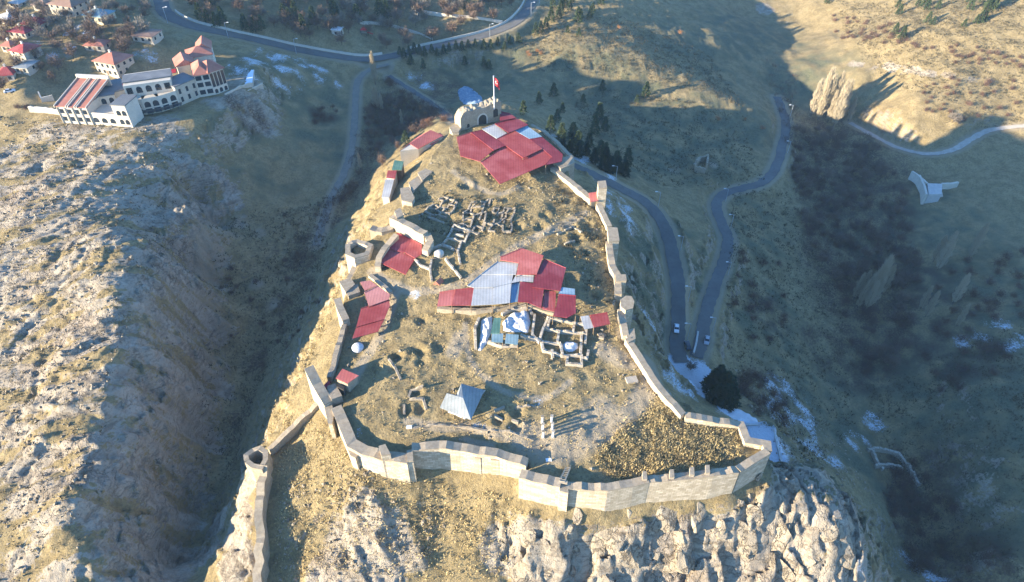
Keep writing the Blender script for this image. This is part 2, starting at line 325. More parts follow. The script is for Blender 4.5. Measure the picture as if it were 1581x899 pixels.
def ground_material():
    m, n, l, b = mat('ground'); P = worldpos(n)
    def att(a):
        x = n.new('ShaderNodeAttribute'); x.attribute_name = a; return x.outputs['Fac']
    big = noise(n, l, .035, 4, .6, P); mid = noise(n, l, .22, 5, .65, P); fine = noise(n, l, 1.3, 5, .7, P); vfine = noise(n, l, 4.5, 3, .6, P)
    dry = mix(n, l, ramp(n, l, mid, .35, .65), (.225,.168,.078), (.36,.275,.138))
    dry = mix(n, l, ramp(n, l, fine, .47, .75), dry, (.13,.105,.066))
    green = mix(n, l, ramp(n, l, fine, .35, .65), (.085,.094,.055), (.18,.168,.098))
    grass = mix(n, l, att('green'), dry, green)
    grass = mix(n, l, mathn(n, l, 'MULTIPLY', ramp(n, l, vfine, .56, .70), .32), grass, (.075,.058,.032))
    rock = mix(n, l, ramp(n, l, mid, .3, .7), (.31,.258,.188), (.455,.39,.295))
    rock = mix(n, l, ramp(n, l, fine, .54, .72), rock, (.235,.185,.13))
    rock = mix(n, l, mathn(n, l, 'MULTIPLY', ramp(n, l, big, .5, .7), .45), rock, (.30,.22,.165))
    mp = n.new('ShaderNodeMapping'); mp.inputs['Scale'].default_value = (.10,.16,.85); mp.inputs['Rotation'].default_value = (.16,.10,0); l.new(P, mp.inputs['Vector'])
    strat = noise(n, l, 1.0, 6, .68, mp.outputs[0])
    rock = mix(n, l, mathn(n, l, 'MULTIPLY', ramp(n, l, strat, .50, .62), .75), rock, (.19,.148,.10))
    vo = n.new('ShaderNodeTexVoronoi'); vo.feature = 'DISTANCE_TO_EDGE'; vo.inputs['Scale'].default_value = .24; vm = n.new('ShaderNodeVectorMath'); vm.operation = 'ADD'
    nz = n.new('ShaderNodeTexNoise'); nz.inputs['Scale'].default_value = .5; nz.inputs['Detail'].default_value = 4; l.new(P, nz.inputs['Vector']); vs = n.new('ShaderNodeVectorMath'); vs.operation = 'SCALE'; vs.inputs['Scale'].default_value = 5.5; l.new(nz.outputs['Color'], vs.inputs[0]); l.new(P, vm.inputs[0]); l.new(vs.outputs[0], vm.inputs[1]); l.new(vm.outputs[0], vo.inputs['Vector'])
    crack = mathn(n, l, 'MULTIPLY', ramp(n, l, vo.outputs['Distance'], .07, .01), ramp(n, l, big, .40, .62))
    rock = mix(n, l, mathn(n, l, 'MULTIPLY', crack, .6), rock, (.11,.086,.06))
    brk = mathn(n, l, 'ADD', mathn(n, l, 'MULTIPLY', mathn(n, l, 'SUBTRACT', fine, .5), 1.2), mathn(n, l, 'MULTIPLY', mathn(n, l, 'SUBTRACT', strat, .5), 1.5))
    rmask = ramp(n, l, mathn(n, l, 'ADD', att('rock'), brk), .36, .54)
    c = mix(n, l, rmask, grass, rock)
    c = mix(n, l, mathn(n, l, 'MULTIPLY', ramp(n, l, noise(n, l, .9, 6, .75, P), .58, .70), .38), c, (.062,.052,.03))
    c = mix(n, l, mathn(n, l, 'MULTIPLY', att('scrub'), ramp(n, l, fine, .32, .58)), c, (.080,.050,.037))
    dirt = mix(n, l, fine, (.27,.215,.14), (.42,.345,.235))
    c = mix(n, l, att('path'), c, dirt)
    c = mix(n, l, ramp(n, l, mathn(n, l, 'ADD', att('snow'), mathn(n, l, 'ADD', mathn(n, l, 'MULTIPLY', mathn(n, l, 'SUBTRACT', fine, .5), 1.5), mathn(n, l, 'MULTIPLY', mathn(n, l, 'SUBTRACT', vfine, .5), 1.3))), .48, .80), c, (.60,.64,.68))
    l.new(c, b.inputs['Base Color']); b.inputs['Roughness'].default_value = .95; b.inputs['Specular IOR Level'].default_value = .12
    hsum = mathn(n, l, 'ADD', mathn(n, l, 'MULTIPLY', fine, .8), mathn(n, l, 'MULTIPLY', vfine, .5))
    hsum = mathn(n, l, 'SUBTRACT', hsum, mathn(n, l, 'MULTIPLY', mathn(n, l, 'MULTIPLY', crack, rmask), .5))
    bump(n, l, b, hsum, 1.0, .7)
    return m
M = {}
M['ground'] = ground_material()

def grid_mesh(name, X, Y, Z):
    ny, nx = X.shape; me = bpy.data.meshes.new(name)
    co = np.stack([X, Y, Z], -1).reshape(-1, 3).astype(np.float32)
    idx = np.arange(ny*nx).reshape(ny, nx); q = np.stack([idx[:-1,:-1], idx[:-1,1:], idx[1:,1:], idx[1:,:-1]], -1).reshape(-1)
    me.vertices.add(len(co)); me.vertices.foreach_set('co', co.ravel())
    me.loops.add(len(q)); me.loops.foreach_set('vertex_index', q.astype(np.int32))
    nf = len(q)//4; me.polygons.add(nf); me.polygons.foreach_set('loop_start', np.arange(nf, dtype=np.int32)*4)
    me.polygons.foreach_set('use_smooth', np.ones(nf, bool)); me.update(calc_edges=True)
    return me
gm = grid_mesh('ground', XX, YY, ZZ)
ground = bpy.data.objects.new('ground', gm); COL.objects.link(ground); ground['kind'] = 'structure'
gm.materials.append(M['ground'])
gy_, gx_ = np.gradient(ZZ); gx_ /= np.gradient(GX)[None,:]; gy_ /= np.gradient(GY)[:,None]
SLOPE = np.hypot(gx_, gy_)
def add_attr(name, a):
    t = gm.attributes.new(name, 'FLOAT', 'POINT'); t.data.foreach_set('value', np.clip(a, 0, 1).astype(np.float32).ravel())
nR = fbm(XX, YY, 9, 4, 101); nS = fbm((XX*.95+YY*.3)*.35, YY*.95-XX*.3, 6, 5, 103, .62); nD = fbm((XX+YY*.6)*.5, YY-XX*.6, 6, 5, 105, .62); nB = fbm(XX, YY, 40, 3, 111)
rock = MK['left']*np.clip(0.60+0.95*nS+0.30*smooth(.30,.0,MK['led'])-.10*STEEP, 0, 1)
rock = np.maximum(rock, MK['cliff']*np.clip(1.0+.3*nR-.9*smooth(.5,.1,SLOPE), 0, 1))
rock = np.maximum(rock, np.maximum(MK['knoll'], MK['ridge'])*np.clip(.85+.4*nR, 0, 1))
rock = np.maximum(rock, (1-MK['inner'])*np.clip(smooth(.8, 1.5, SLOPE)*.45+.35*nD*STEEP,0,1)*(np.abs(MK['dw']) > 3))
def dfield(L): return splat(XX, YY, [(*V2(G(a,b)), r) for a,b,r in L])
def polyfield0(pts, w):
    P = catmull([G(a,b) for a,b in pts], 6); d, _ = seg_dist(XX, YY, P); return 1-smooth(w*.3, w, d)
rock = np.maximum(rock, np.maximum(polyfield0([(1312,99),(1345,104),(1370,102),(1398,108),(1428,113),(1440,115)], 4.2), polyfield0([(1455,116),(1480,121),(1530,124)], 3)*.6)*np.clip(.75+.8*nR,0,1))
rock = np.maximum(rock, dfield([(1180,15,8)])*.7)
MID = dfield([(1050,60,30),(1100,110,20),(1000,160,30),(1100,180,35),(900,120,30),(1000,220,30),(1080,250,25),(1150,350,25),(1070,400,20),(1170,480,22),(1250,600,25),(1200,650,20),(950,250,22),(990,380,12),(1010,470,12),
  (1400,350,45),(1500,450,40),(1450,600,35),(1550,650,30),(1500,800,30),(1350,700,25),(1300,780,20),(1160,60,45),(1240,120,35),(760,100,35),(650,180,30),(500,230,16),(400,250,18),(450,130,30)])
green = np.clip(MID*(.55+.95*nR+.5*nB), 0, 1)*(1-MK['inner'])
add_attr('green', green)
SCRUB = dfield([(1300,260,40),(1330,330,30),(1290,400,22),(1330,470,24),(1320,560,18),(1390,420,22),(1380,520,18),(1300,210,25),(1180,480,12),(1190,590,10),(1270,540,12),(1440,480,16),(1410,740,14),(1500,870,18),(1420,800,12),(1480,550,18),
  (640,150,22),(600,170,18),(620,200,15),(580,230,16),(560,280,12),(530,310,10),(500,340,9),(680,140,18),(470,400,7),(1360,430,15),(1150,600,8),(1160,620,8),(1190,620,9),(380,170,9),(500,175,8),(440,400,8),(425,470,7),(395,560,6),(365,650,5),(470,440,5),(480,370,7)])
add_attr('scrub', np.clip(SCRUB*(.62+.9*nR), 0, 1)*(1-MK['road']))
SNOW = dfield([(1050,565,7),(1075,578,8),(1095,590,7),(1090,610,6),(1140,640,9),(1180,680,7),(1190,700,6)])*1.0
SNOW = np.maximum(SNOW, .56*dfield([(1040,600,9),(1025,570,6),(1220,620,14),(1210,650,12),(1240,680,12),(1270,700,10),(1220,700,9),(1330,690,8),(1350,650,6),(1060,610,5),(1000,490,5),(960,330,10),(975,350,9),(950,305,9),(905,250,9),(930,265,8),(860,215,6),(880,235,6),
   (450,95,16),(430,110,14),(400,95,10),(480,110,12),(520,130,6),(380,110,10),(400,80,9),(370,100,8),(40,70,8),(90,85,7),(120,45,6),(225,85,7),(210,97,6),(700,20,5),(1540,500,6),(1570,530,7),(1500,523,8),(1400,870,7),(1440,885,6),(1330,870,3),(640,120,6),(660,135,6)]))
SNOW = np.maximum(SNOW, .55*dfield([(740,660,2.5),(760,640,2),(690,640,2),(650,645,1.5),(830,625,2),(785,655,2),(600,452,2),(640,455,2.5),(670,457,2),(860,745,2),(930,747,2),(560,690,2),(550,670,2),(640,700,2)]))
sn2 = fbm(XX*.45+YY*.9, YY*.2-XX*.9, 7, 3, 131)
add_attr('snow', np.where(SNOW > .8, SNOW, SNOW*np.clip(.75+.9*sn2, 0, 1.25)))
def polyfield(L):
    r = np.zeros(XX.shape)
    for pts, w in L:
        P = catmull([G(a,b) for a,b in pts], 6); bx = (XX > P[:,0].min()-6) & (XX < P[:,0].max()+6) & (YY > P[:,1].min()-6) & (YY < P[:,1].max()+6)
        d, _ = seg_dist(XX[bx], YY[bx], P); r[bx] = np.maximum(r[bx], 1-smooth(w*.35, w*.75, d))
    return r
PATHS = [([(575,420),(600,437),(640,450),(690,445),(720,435),(770,400),(800,380),(850,355),(905,330)],3.0),([(718,500),(722,540),(735,570),(770,600),(810,613),(850,612),(880,590)],1.6),
 ([(610,455),(585,520),(560,560),(545,590)],3.0),([(1000,560),(1010,600),(970,640),(940,670)],5),([(820,680),(860,690),(900,670),(930,640)],9),([(630,650),(680,660),(730,662),(820,690)],2.4),
 ([(700,265),(730,285),(770,300),(800,290)],2.0),([(760,690),(720,680)],1.5),([(930,540),(970,560),(1000,590)],5),([(700,545),(710,520)],4),([(960,480),(960,520)],3)]
SCREE = dfield([(345,358,6),(338,380,6),(330,405,6),(322,430,5),(318,455,4),(340,345,5),(370,345,4),(400,360,3),(345,500,3),(335,560,3),(420,470,3),(395,440,3),(1040,262,4),(1100,255,3)])*np.clip(.55+.8*nR,0,1)
add_attr('path', np.maximum(np.maximum(polyfield(PATHS), SCREE), MK['road']*.75*(YY<900)))
add_attr('rock', rock*(1-MK['road']))
# ------------------------------------------------------------------ more materials
def plain(name, c1, c2, scale=.8, rough=.85, bumps=.4, bd=.08, metal=0.0, spec=.25, streak=None):
    m, n, l, b = mat(name); P = worldpos(n)
    f = noise(n, l, scale, 5, .65, P); g = noise(n, l, scale*6, 4, .6, P)
    c = mix(n, l, ramp(n, l, f, .32, .68), c1, c2)
    c = mix(n, l, mathn(n, l, 'MULTIPLY', ramp(n, l, g, .5, .72), .35), c, tuple(v*.55 for v in c1))
    if streak: c = mix(n, l, mathn(n, l, 'MULTIPLY', ramp(n, l, noise(n, l, scale*.35, 3, .5, P), .52, .68), .6), c, streak)
    l.new(c, b.inputs['Base Color']); b.inputs['Roughness'].default_value = rough; b.inputs['Metallic'].default_value = metal; b.inputs['Specular IOR Level'].default_value = spec
    if bumps: bump(n, l, b, g, bumps, bd)
    M[name] = m; return m
def masonry(name, c1, c2, mortar, bw=.9, bh=.42):
    m, n, l, b = mat(name); P = worldpos(n)
    sep = n.new('ShaderNodeSeparateXYZ'); l.new(P, sep.inputs[0])
    cmb = n.new('ShaderNodeCombineXYZ'); l.new(mathn(n, l, 'ADD', sep.outputs[0], mathn(n, l, 'MULTIPLY', sep.outputs[1], .8)), cmb.inputs[0]); l.new(sep.outputs[2], cmb.inputs[1])
    br = n.new('ShaderNodeTexBrick'); l.new(cmb.outputs[0], br.inputs['Vector'])
    br.inputs['Color1'].default_value = (*c1, 1); br.inputs['Color2'].default_value = (*c2, 1); br.inputs['Mortar'].default_value = (*mortar, 1)
    br.inputs['Scale'].default_value = 1; br.inputs['Brick Width'].default_value = bw; br.inputs['Row Height'].default_value = bh; br.inputs['Mortar Size'].default_value = .03
    f = noise(n, l, .5, 5, .65, P); g = noise(n, l, 3.0, 4, .6, P)
    c = mix(n, l, mathn(n, l, 'MULTIPLY', ramp(n, l, f, .42, .7), .55), br.outputs['Color'], tuple(v*.62 for v in c1))
    c = mix(n, l, mathn(n, l, 'MULTIPLY', ramp(n, l, g, .5, .75), .35), c, tuple(v*.7 for v in c2))
    l.new(c, b.inputs['Base Color']); b.inputs['Roughness'].default_value = .92; b.inputs['Specular IOR Level'].default_value = .15
    h = mathn(n, l, 'ADD', mathn(n, l, 'MULTIPLY', br.outputs['Fac'], -.6), g); bump(n, l, b, h, .6, .12)
    M[name] = m
masonry('wall_stone', (.42,.34,.225), (.63,.53,.38), (.26,.20,.13), 1.5, .7)
masonry('old_stone', (.36,.29,.195), (.46,.385,.27), (.26,.205,.135), .6, .35)
masonry('ruin_stone', (.42,.36,.27), (.53,.46,.36), (.27,.21,.14), .5, .3)
plain('rubble', (.25,.20,.135), (.38,.315,.23), 1.2, bumps=.9, bd=.25)
plain('wall_walk', (.28,.22,.145), (.40,.325,.225), 1.0, bumps=.8)
def rockface():
    m, n, l, b = mat('boulder'); P = worldpos(n); f = noise(n, l, .4, 6, .7, P); g = noise(n, l, 2.4, 5, .7, P)
    c = mix(n, l, ramp(n, l, f, .32, .68), (.31,.25,.17), (.47,.39,.28)); c = mix(n, l, mathn(n, l, 'MULTIPLY', ramp(n, l, g, .52, .72), .6), c, (.22,.175,.12))
    nz = n.new('ShaderNodeTexNoise'); nz.inputs['Scale'].default_value = .6; nz.inputs['Detail'].default_value = 4; l.new(P, nz.inputs['Vector'])
    vs = n.new('ShaderNodeVectorMath'); vs.operation = 'SCALE'; vs.inputs['Scale'].default_value = 5.0; l.new(nz.outputs['Color'], vs.inputs[0]); vm = n.new('ShaderNodeVectorMath'); l.new(P, vm.inputs[0]); l.new(vs.outputs[0], vm.inputs[1])
    vo = n.new('ShaderNodeTexVoronoi'); vo.feature = 'DISTANCE_TO_EDGE'; vo.inputs['Scale'].default_value = .26; l.new(vm.outputs[0], vo.inputs['Vector']); k = ramp(n, l, vo.outputs['Distance'], .06, .01)
    c = mix(n, l, mathn(n, l, 'MULTIPLY', k, .6), c, (.11,.085,.06)); l.new(c, b.inputs['Base Color']); b.inputs['Roughness'].default_value = .95; b.inputs['Specular IOR Level'].default_value = .1
    bump(n, l, b, mathn(n, l, 'SUBTRACT', mathn(n, l, 'ADD', f, g), mathn(n, l, 'MULTIPLY', k, .6)), 1.0, .6); M['boulder'] = m
rockface()
plain('asphalt', (.10,.095,.085), (.15,.142,.128), .12, bumps=.2)
plain('track', (.17,.15,.115), (.25,.215,.165), .4)
plain('gravel_path', (.34,.30,.245), (.46,.41,.34), .4)
plain('concrete', (.42,.40,.36), (.54,.51,.46), .6)
plain('plaster_white', (.50,.44,.34), (.60,.535,.43), .3, bumps=.15)
plain('plaster_cream', (.40,.345,.26), (.49,.425,.33), .3, bumps=.15)
plain('plaster_yellow', (.42,.36,.24), (.50,.43,.30), .3, bumps=.15)
plain('kerb_cream', (.56,.50,.40), (.66,.60,.50), .5)
plain('wood', (.16,.105,.06), (.24,.165,.10), 1.0)
plain('timber_pale', (.42,.33,.21), (.52,.42,.29), 1.0)
plain('tarp_white', (.55,.54,.52), (.66,.65,.63), .4, rough=.6, bumps=.8, bd=.3)
plain('tarp_blue', (.07,.16,.25), (.34,.40,.44), .5, rough=.6, bumps=.8, bd=.3)
plain('snow', (.74,.79,.84), (.82,.85,.88), .5, bumps=.4)
plain('white_paint', (.74,.73,.70), (.80,.79,.77), .5, bumps=0)
plain('dark_metal', (.05,.055,.06), (.09,.095,.10), .5, rough=.5, bumps=0, metal=.4)
plain('steel', (.42,.44,.46), (.55,.56,.58), .5, rough=.45, bumps=0, metal=.5)
plain('dark_glass', (.018,.024,.032), (.03,.04,.05), .4, rough=.12, bumps=0, spec=.6)
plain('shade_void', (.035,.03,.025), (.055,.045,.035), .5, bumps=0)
plain('red_cloth', (.48,.025,.03), (.56,.04,.045), 1, bumps=.2)
plain('bark', (.085,.06,.042), (.15,.11,.08), 2)
def leafy(name, c1, c2, rough=.9):
    m, n, l, b = mat(name); P = worldpos(n)
    oi = n.new('ShaderNodeObjectInfo'); f = noise(n, l, 1.4, 3, .6, P)
    k = mathn(n, l, 'ADD', mathn(n, l, 'MULTIPLY', oi.outputs['Random'], .45), mathn(n, l, 'MULTIPLY', f, .55))
    l.new(mix(n, l, k, c1, c2), b.inputs['Base Color']); b.inputs['Roughness'].default_value = rough; b.inputs['Specular IOR Level'].default_value = .1
    M[name] = m
leafy('needles', (.028,.048,.022), (.085,.105,.045)); leafy('needles_dark', (.018,.032,.016), (.045,.060,.028))
leafy('poplar_twig', (.34,.275,.175), (.50,.42,.29)); leafy('twig_brown', (.10,.065,.048), (.24,.165,.115)); leafy('twig_red', (.085,.052,.040), (.18,.105,.072))
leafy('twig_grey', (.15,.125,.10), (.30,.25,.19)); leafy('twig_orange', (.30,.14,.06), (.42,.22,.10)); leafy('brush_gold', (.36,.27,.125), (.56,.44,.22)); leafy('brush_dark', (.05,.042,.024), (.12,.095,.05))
def sheet(name, c1, c2, axis_='X', pitch=.9, rough=.7, dirt=.35):
    m, n, l, b = mat(name); P = worldpos(n)
    w = n.new('ShaderNodeTexWave'); w.bands_direction = axis_; w.inputs['Scale'].default_value = 1/pitch*.32; l.new(P, w.inputs['Vector'])
    f = noise(n, l, .25, 5, .65, P); g = noise(n, l, 2.2, 4, .7, P)
    c = mix(n, l, ramp(n, l, f, .3, .7), c1, c2)
    c = mix(n, l, mathn(n, l, 'MULTIPLY', ramp(n, l, g, .42, .75), dirt), c, tuple(v*.5 for v in c1))
    c = mix(n, l, mathn(n, l, 'MULTIPLY', ramp(n, l, noise(n, l, .13, 4, .6, P), .48, .66), .45), c, tuple(v*1.15+.06 for v in c2))
    c = mix(n, l, mathn(n, l, 'MULTIPLY', ramp(n, l, w.outputs['Fac'], .6, 1), .25), c, tuple(v*.45 for v in c1))
    l.new(c, b.inputs['Base Color']); b.inputs['Roughness'].default_value = rough; b.inputs['Specular IOR Level'].default_value = .2
    bump(n, l, b, w.outputs['Fac'], .12, .06); M[name] = m
sheet('roof_red', (.28,.042,.040), (.38,.085,.075)); sheet('roof_red_light', (.44,.105,.085), (.52,.15,.115)); sheet('roof_maroon', (.20,.024,.034), (.28,.048,.055)); sheet('roof_pink', (.46,.17,.14), (.54,.22,.18))
sheet('roof_grey', (.37,.36,.335), (.48,.47,.44)); sheet('roof_blue', (.17,.27,.34), (.26,.36,.42)); sheet('roof_green', (.06,.15,.11), (.10,.20,.15)); sheet('roof_teal', (.15,.24,.27), (.22,.32,.34))
sheet('roof_slate', (.22,.235,.225), (.31,.32,.30)); sheet('roof_dark', (.13,.135,.135), (.20,.20,.195)); sheet('roof_tile', (.36,.13,.085), (.44,.18,.12), 'Y', .5); sheet('roof_brown', (.22,.13,.09), (.30,.19,.13), 'Y', .5)

# ------------------------------------------------------------------ builders
def link(name, me, m=None, parent=None, smooth_=False):
    if m is not None: me.materials.append(M[m] if isinstance(m, str) else m)
    o = bpy.data.objects.new(name, me); COL.objects.link(o)
    if parent is not None:
        o.parent = parent; o.matrix_parent_inverse = Matrix.Translation(-Vector(parent.location)) if parent.type == 'EMPTY' and parent.rotation_euler.z == 0 else parent.matrix_basis.inverted()
    if smooth_: me.polygons.foreach_set('use_smooth', np.ones(len(me.polygons), bool))
    return o
def pyd(name, v, f, m=None, parent=None, smooth_=False):
    me = bpy.data.meshes.new(name); me.from_pydata([tuple(map(float, p)) for p in v], [], f)
    bm = bmesh.new(); bm.from_mesh(me); bmesh.ops.recalc_face_normals(bm, faces=bm.faces); bm.to_mesh(me); bm.free(); me.update()
    return link(name, me, m, parent, smooth_)
def tag(o, label, cat, group=None, kind=None):
    if label: o['label'] = label
    if cat: o['category'] = cat
    if group: o['group'] = group
    if kind: o['kind'] = kind
    return o
def thing(name, loc, label, cat, group=None):
    o = bpy.data.objects.new(name, None); COL.objects.link(o); o.location = loc; o.empty_display_size = .5
    return tag(o, label, cat, group)
def copy_tree(o, loc, rz=0, sc=1.0, label=None):
    r = o.copy(); COL.objects.link(r); r.location = loc; r.rotation_euler = (0,0,rz); r.scale = (sc,sc,sc) if not isinstance(sc, tuple) else sc
    if label: r['label'] = label
    for ch in o.children:
        c = ch.copy(); COL.objects.link(c); c.parent = r
        for g in ch.children:
            d = g.copy(); COL.objects.link(d); d.parent = c
    return r
def prism(poly, z0, z1):
    """closed prism; z0, z1 scalars or per-corner lists"""
    n = len(poly); a = z0 if hasattr(z0, '__len__') else [z0]*n; b = z1 if hasattr(z1, '__len__') else [z1]*n
    v = [(p[0],p[1],a[i]) for i,p in enumerate(poly)] + [(p[0],p[1],b[i]) for i,p in enumerate(poly)]
    f = [tuple(range(n))[::-1], tuple(range(n,2*n))] + [(i,(i+1)%n,n+(i+1)%n,n+i) for i in range(n)]
    return v, f
def merge(*parts):
    v = []; f = []
    for a, b in parts:
        k = len(v); v += list(a); f += [tuple(i+k for i in q) for q in b]
    return v, f
def boxv(c, ux, hx, uy, hy, z0, z1):
    c = np.array(c[:2]); ux = np.array(ux[:2]); uy = np.array(uy[:2])
    return prism([c-ux*hx-uy*hy, c+ux*hx-uy*hy, c+ux*hx+uy*hy, c-ux*hx+uy*hy], z0, z1)
def bar(a, b, r, n=5):
    a = Vector(a); b = Vector(b); d = (b-a).normalized(); s = d.orthogonal().normalized(); t = d.cross(s)
    v = [tuple(p+s*(r*math.cos(2*math.pi*i/n))+t*(r*math.sin(2*math.pi*i/n))) for p in (a,b) for i in range(n)]
    return v, [tuple(range(n))[::-1], tuple(range(n,2*n))]+[(i,(i+1)%n,n+(i+1)%n,n+i) for i in range(n)]
def gmin(pts): return min(float(hz(p[0],p[1])) for p in pts)

def wall_mesh(P, th, base_drop=1.2, jit=.12, step=1.4, seed=0, walk=.0, batter=.12, base=None):
    """masonry wall along 3-D top line P (world); returns (body), (cap) vertex data"""
    P = [np.array(p, float) for p in P]; Q = []
    for i in range(len(P)-1):
        n = max(1, int(np.linalg.norm(P[i+1]-P[i])/step))
        for k in range(n): Q.append(P[i]+(P[i+1]-P[i])*k/n)
    Q.append(P[-1]); rr = random.Random(seed); n = len(Q); L = []; R = []
    for i in range(n):
        d = Q[min(i+1,n-1)]-Q[max(i-1,0)]; d = d[:2]/(np.linalg.norm(d[:2])+1e-9); nn = np.array((-d[1], d[0]))
        if 0 < i < n-1:
            a = Q[i][:2]-Q[i-1][:2]; b = Q[i+1][:2]-Q[i][:2]; a = a/(np.linalg.norm(a)+1e-9); b = b/(np.linalg.norm(b)+1e-9)
            k = 1/max(.5, math.sqrt(max(0,(1+a.dot(b))/2)))
        else: k = 1
        L.append(Q[i][:2]+nn*th/2*k); R.append(Q[i][:2]-nn*th/2*k)
    v = []; f = []
    for i in range(n):
        z = Q[i][2]+rr.uniform(-jit, jit)
        dl, dr = L[i]-Q[i][:2], R[i]-Q[i][:2]
        bl = L[i]+dl/np.linalg.norm(dl)*batter; br = R[i]+dr/np.linalg.norm(dr)*batter
        zl = float(hz(*(bl+dl*.6)))-base_drop; zr = float(hz(*(br+dr*.6)))-base_drop
        zb = min(zl, zr, z-.6) if base is None else base
        v += [(*bl, zb), (*L[i], z+rr.uniform(-.05,.05)), (*R[i], z+rr.uniform(-.05,.05)), (*br, zb)]
    for i in range(n-1):
        a = 4*i; b = a+4
        f += [(a,a+1,b+1,b),(a+1,a+2,b+2,b+1),(a+2,a+3,b+3,b+2),(a+3,a,b,b+3)]
    f += [(0,3,2,1),(4*n-4,4*n-3,4*n-2,4*n-1)]
    cv = []; cf = []; ov = .06                                     # capping slab over the top
    for i in range(n):
        zt = max(v[4*i+1][2], v[4*i+2][2]); m_ = (L[i]+R[i])/2
        a = m_+(L[i]-m_)*(1+ov); b = m_+(R[i]-m_)*(1+ov)
        cv += [(*a, zt-.12), (*a, zt+.16), (*b, zt+.16), (*b, zt-.12)]
    for i in range(n-1):
        a = 4*i; b = a+4; cf += [(a,a+1,b+1,b),(a+1,a+2,b+2,b+1),(a+2,a+3,b+3,b+2),(a+3,a,b,b+3)]
    cf += [(0,3,2,1),(4*n-4,4*n-3,4*n-2,4*n-1)]
    return (v, f), (cv, cf)
WSEED = [0]
def wall_thing(name, pts, th, label, cat='wall', group=None, face='wall_stone', cap='wall_walk', jit=.22, **kw):
    """pts: (image x, image y, top height)"""
    WSEED[0] += 1
    P = [tuple(at(*p)) for p in pts]; a, c = wall_mesh(P, th, jit=jit, seed=WSEED[0], **kw)
    t = thing(name, (P[0][0], P[0][1], float(hz(P[0][0], P[0][1]))), label, cat, group)
    pyd('wall_face', *a, face, t); 
    if cap: pyd('wall_walk', *c, cap, t)
    return t
def block(px_list, z1, m, name, parent, drop=1.0, z0=None, batter=0.0):
    P = [tuple(at(a,b,z1)) for a,b in px_list]
    if z0 is None: z0 = gmin(P)-drop
    c = np.mean([V2(p) for p in P], 0); lo = [(*(V2(p)+(V2(p)-c)*batter), z0) for p in P]
    v = lo+[tuple(p) for p in P]; n = len(P); f = [tuple(range(n))[::-1], tuple(range(n,2*n))]+[(i,(i+1)%n,n+(i+1)%n,n+i) for i in range(n)]
    return pyd(name, v, f, m, parent)

# ------------------------------------------------------------------ roads and paths (sheets just above the ground)
def ribbon(name, P, w, m, dz=.22, parent=None, kind='structure'):
    v = []; f = []; n = len(P); K = 4
    for i in range(n):
        d = P[min(i+1,n-1)]-P[max(i-1,0)]; d = d[:2]/np.linalg.norm(d[:2]); nn = np.array((-d[1], d[0]))
        for k in range(K+1):
            q = P[i][:2]+nn*(w*(k/K-.5)+(random.uniform(-.35,.35) if k in (0,K) else 0)); v.append((*q, P[i][2]+dz))
    for i in range(n-1):
        for k in range(K): a = i*(K+1)+k; f.append((a,a+1,a+K+2,a+K+1))
    o = pyd(name, v, f, m, parent)
    if parent is None: o['kind'] = kind
    return o
for k, nm, mt, wd in (('west_branch','road','asphalt',5.2),('east_branch','road','asphalt',4.8),('town_road','road','asphalt',7.2),('gully_track','dirt_track','track',3.4),('castle_lane','lane','asphalt',3.2),('valley_path','path','gravel_path',3.4)):
    ribbon(nm, ROADW[k][0], wd, mt)
def offset_line(P, off):
    out = []
    for i in range(len(P)):
        d = P[min(i+1,len(P)-1)]-P[max(i-1,0)]; d = d[:2]/np.linalg.norm(d[:2]); out.append(np.array((*(P[i][:2]+np.array((-d[1],d[0]))*off), P[i][2])))
    return out
def line_wall(name, P, th, hgt, m, label, cat, cap=None, group=None):
    P = [np.array((p[0],p[1],p[2]+hgt)) for p in P]
    a, c = wall_mesh(P, th, jit=.03, seed=1, batter=.02, step=3)
    t = thing(name, (P[0][0],P[0][1],P[0][2]-hgt), label, cat, group); pyd('wall_face', *a, m, t)
    if cap: pyd('coping', *c, cap, t)
    return t
TR = ROADW['town_road'][0]
line_wall('roadside_parapet', offset_line(TR[16:72], 4.8), .5, 1.1, 'kerb_cream', 'low cream wall along the park side of the curving town road', 'wall', 'plaster_white')
line_wall('roadside_parapet', offset_line(TR[78:122], 4.8), .5, 1.1, 'kerb_cream', 'low cream wall on the inside of the road bend above the pines', 'wall', 'plaster_white')
for pts, lab in (([(556,37),(580,38),(610,43),(640,52),(668,62)], 'curved white wall behind the playground'), ([(655,20),(690,26),(730,29),(776,36)], 'long white wall crossing the upper park under bare trees'), ([(528,3),(548,6),(568,11)], 'short white wall at the top of the park')):
    P = catmull([G(*p) for p in pts], 4); line_wall('park_boundary', P, .5, 1.5, 'plaster_white', lab, 'wall')

# ------------------------------------------------------------------ castle walls
wall_thing('rampart', [(519,628,-.6),(531,655,-.8),(543,684,-1),(563,695,-1),(590,703,-1),(631,709,-1)], 2.6, 'curving pale stone rampart with a broad wall walk at the south-west corner', group='castle ramparts')
wall_thing('rampart', [(636,691,-.3),(678,687,-.3),(712,690,-.5),(740,696,-.8),(768,700,-1),(814,714,-1.2)], 2.2, 'straight pale stone rampart with shallow buttresses facing the grassy slope', group='castle ramparts')
wall_thing('rampart', [(803,731,-1.5),(835,739,-1.5),(866,746,-1.5)], 2.4, 'tall smooth pale rampart wedged between two wall steps', group='castle ramparts')
wall_thing('rampart', [(872,749,-1.9),(898,751,-1.9),(937,753,-1.9),(976,746,-1.9),(1000,741,-2)], 1.9, 'gently curved pale rampart above the crags beside the wooden stair', group='castle ramparts')
wall_thing('rampart', [(1000,741,-2.0),(1030,738,-2),(1060,735,-2),(1100,731,-2.1),(1139,725,-2.2)], 1.8, 'pale rampart with stub piers behind it standing on the crags', group='castle ramparts')
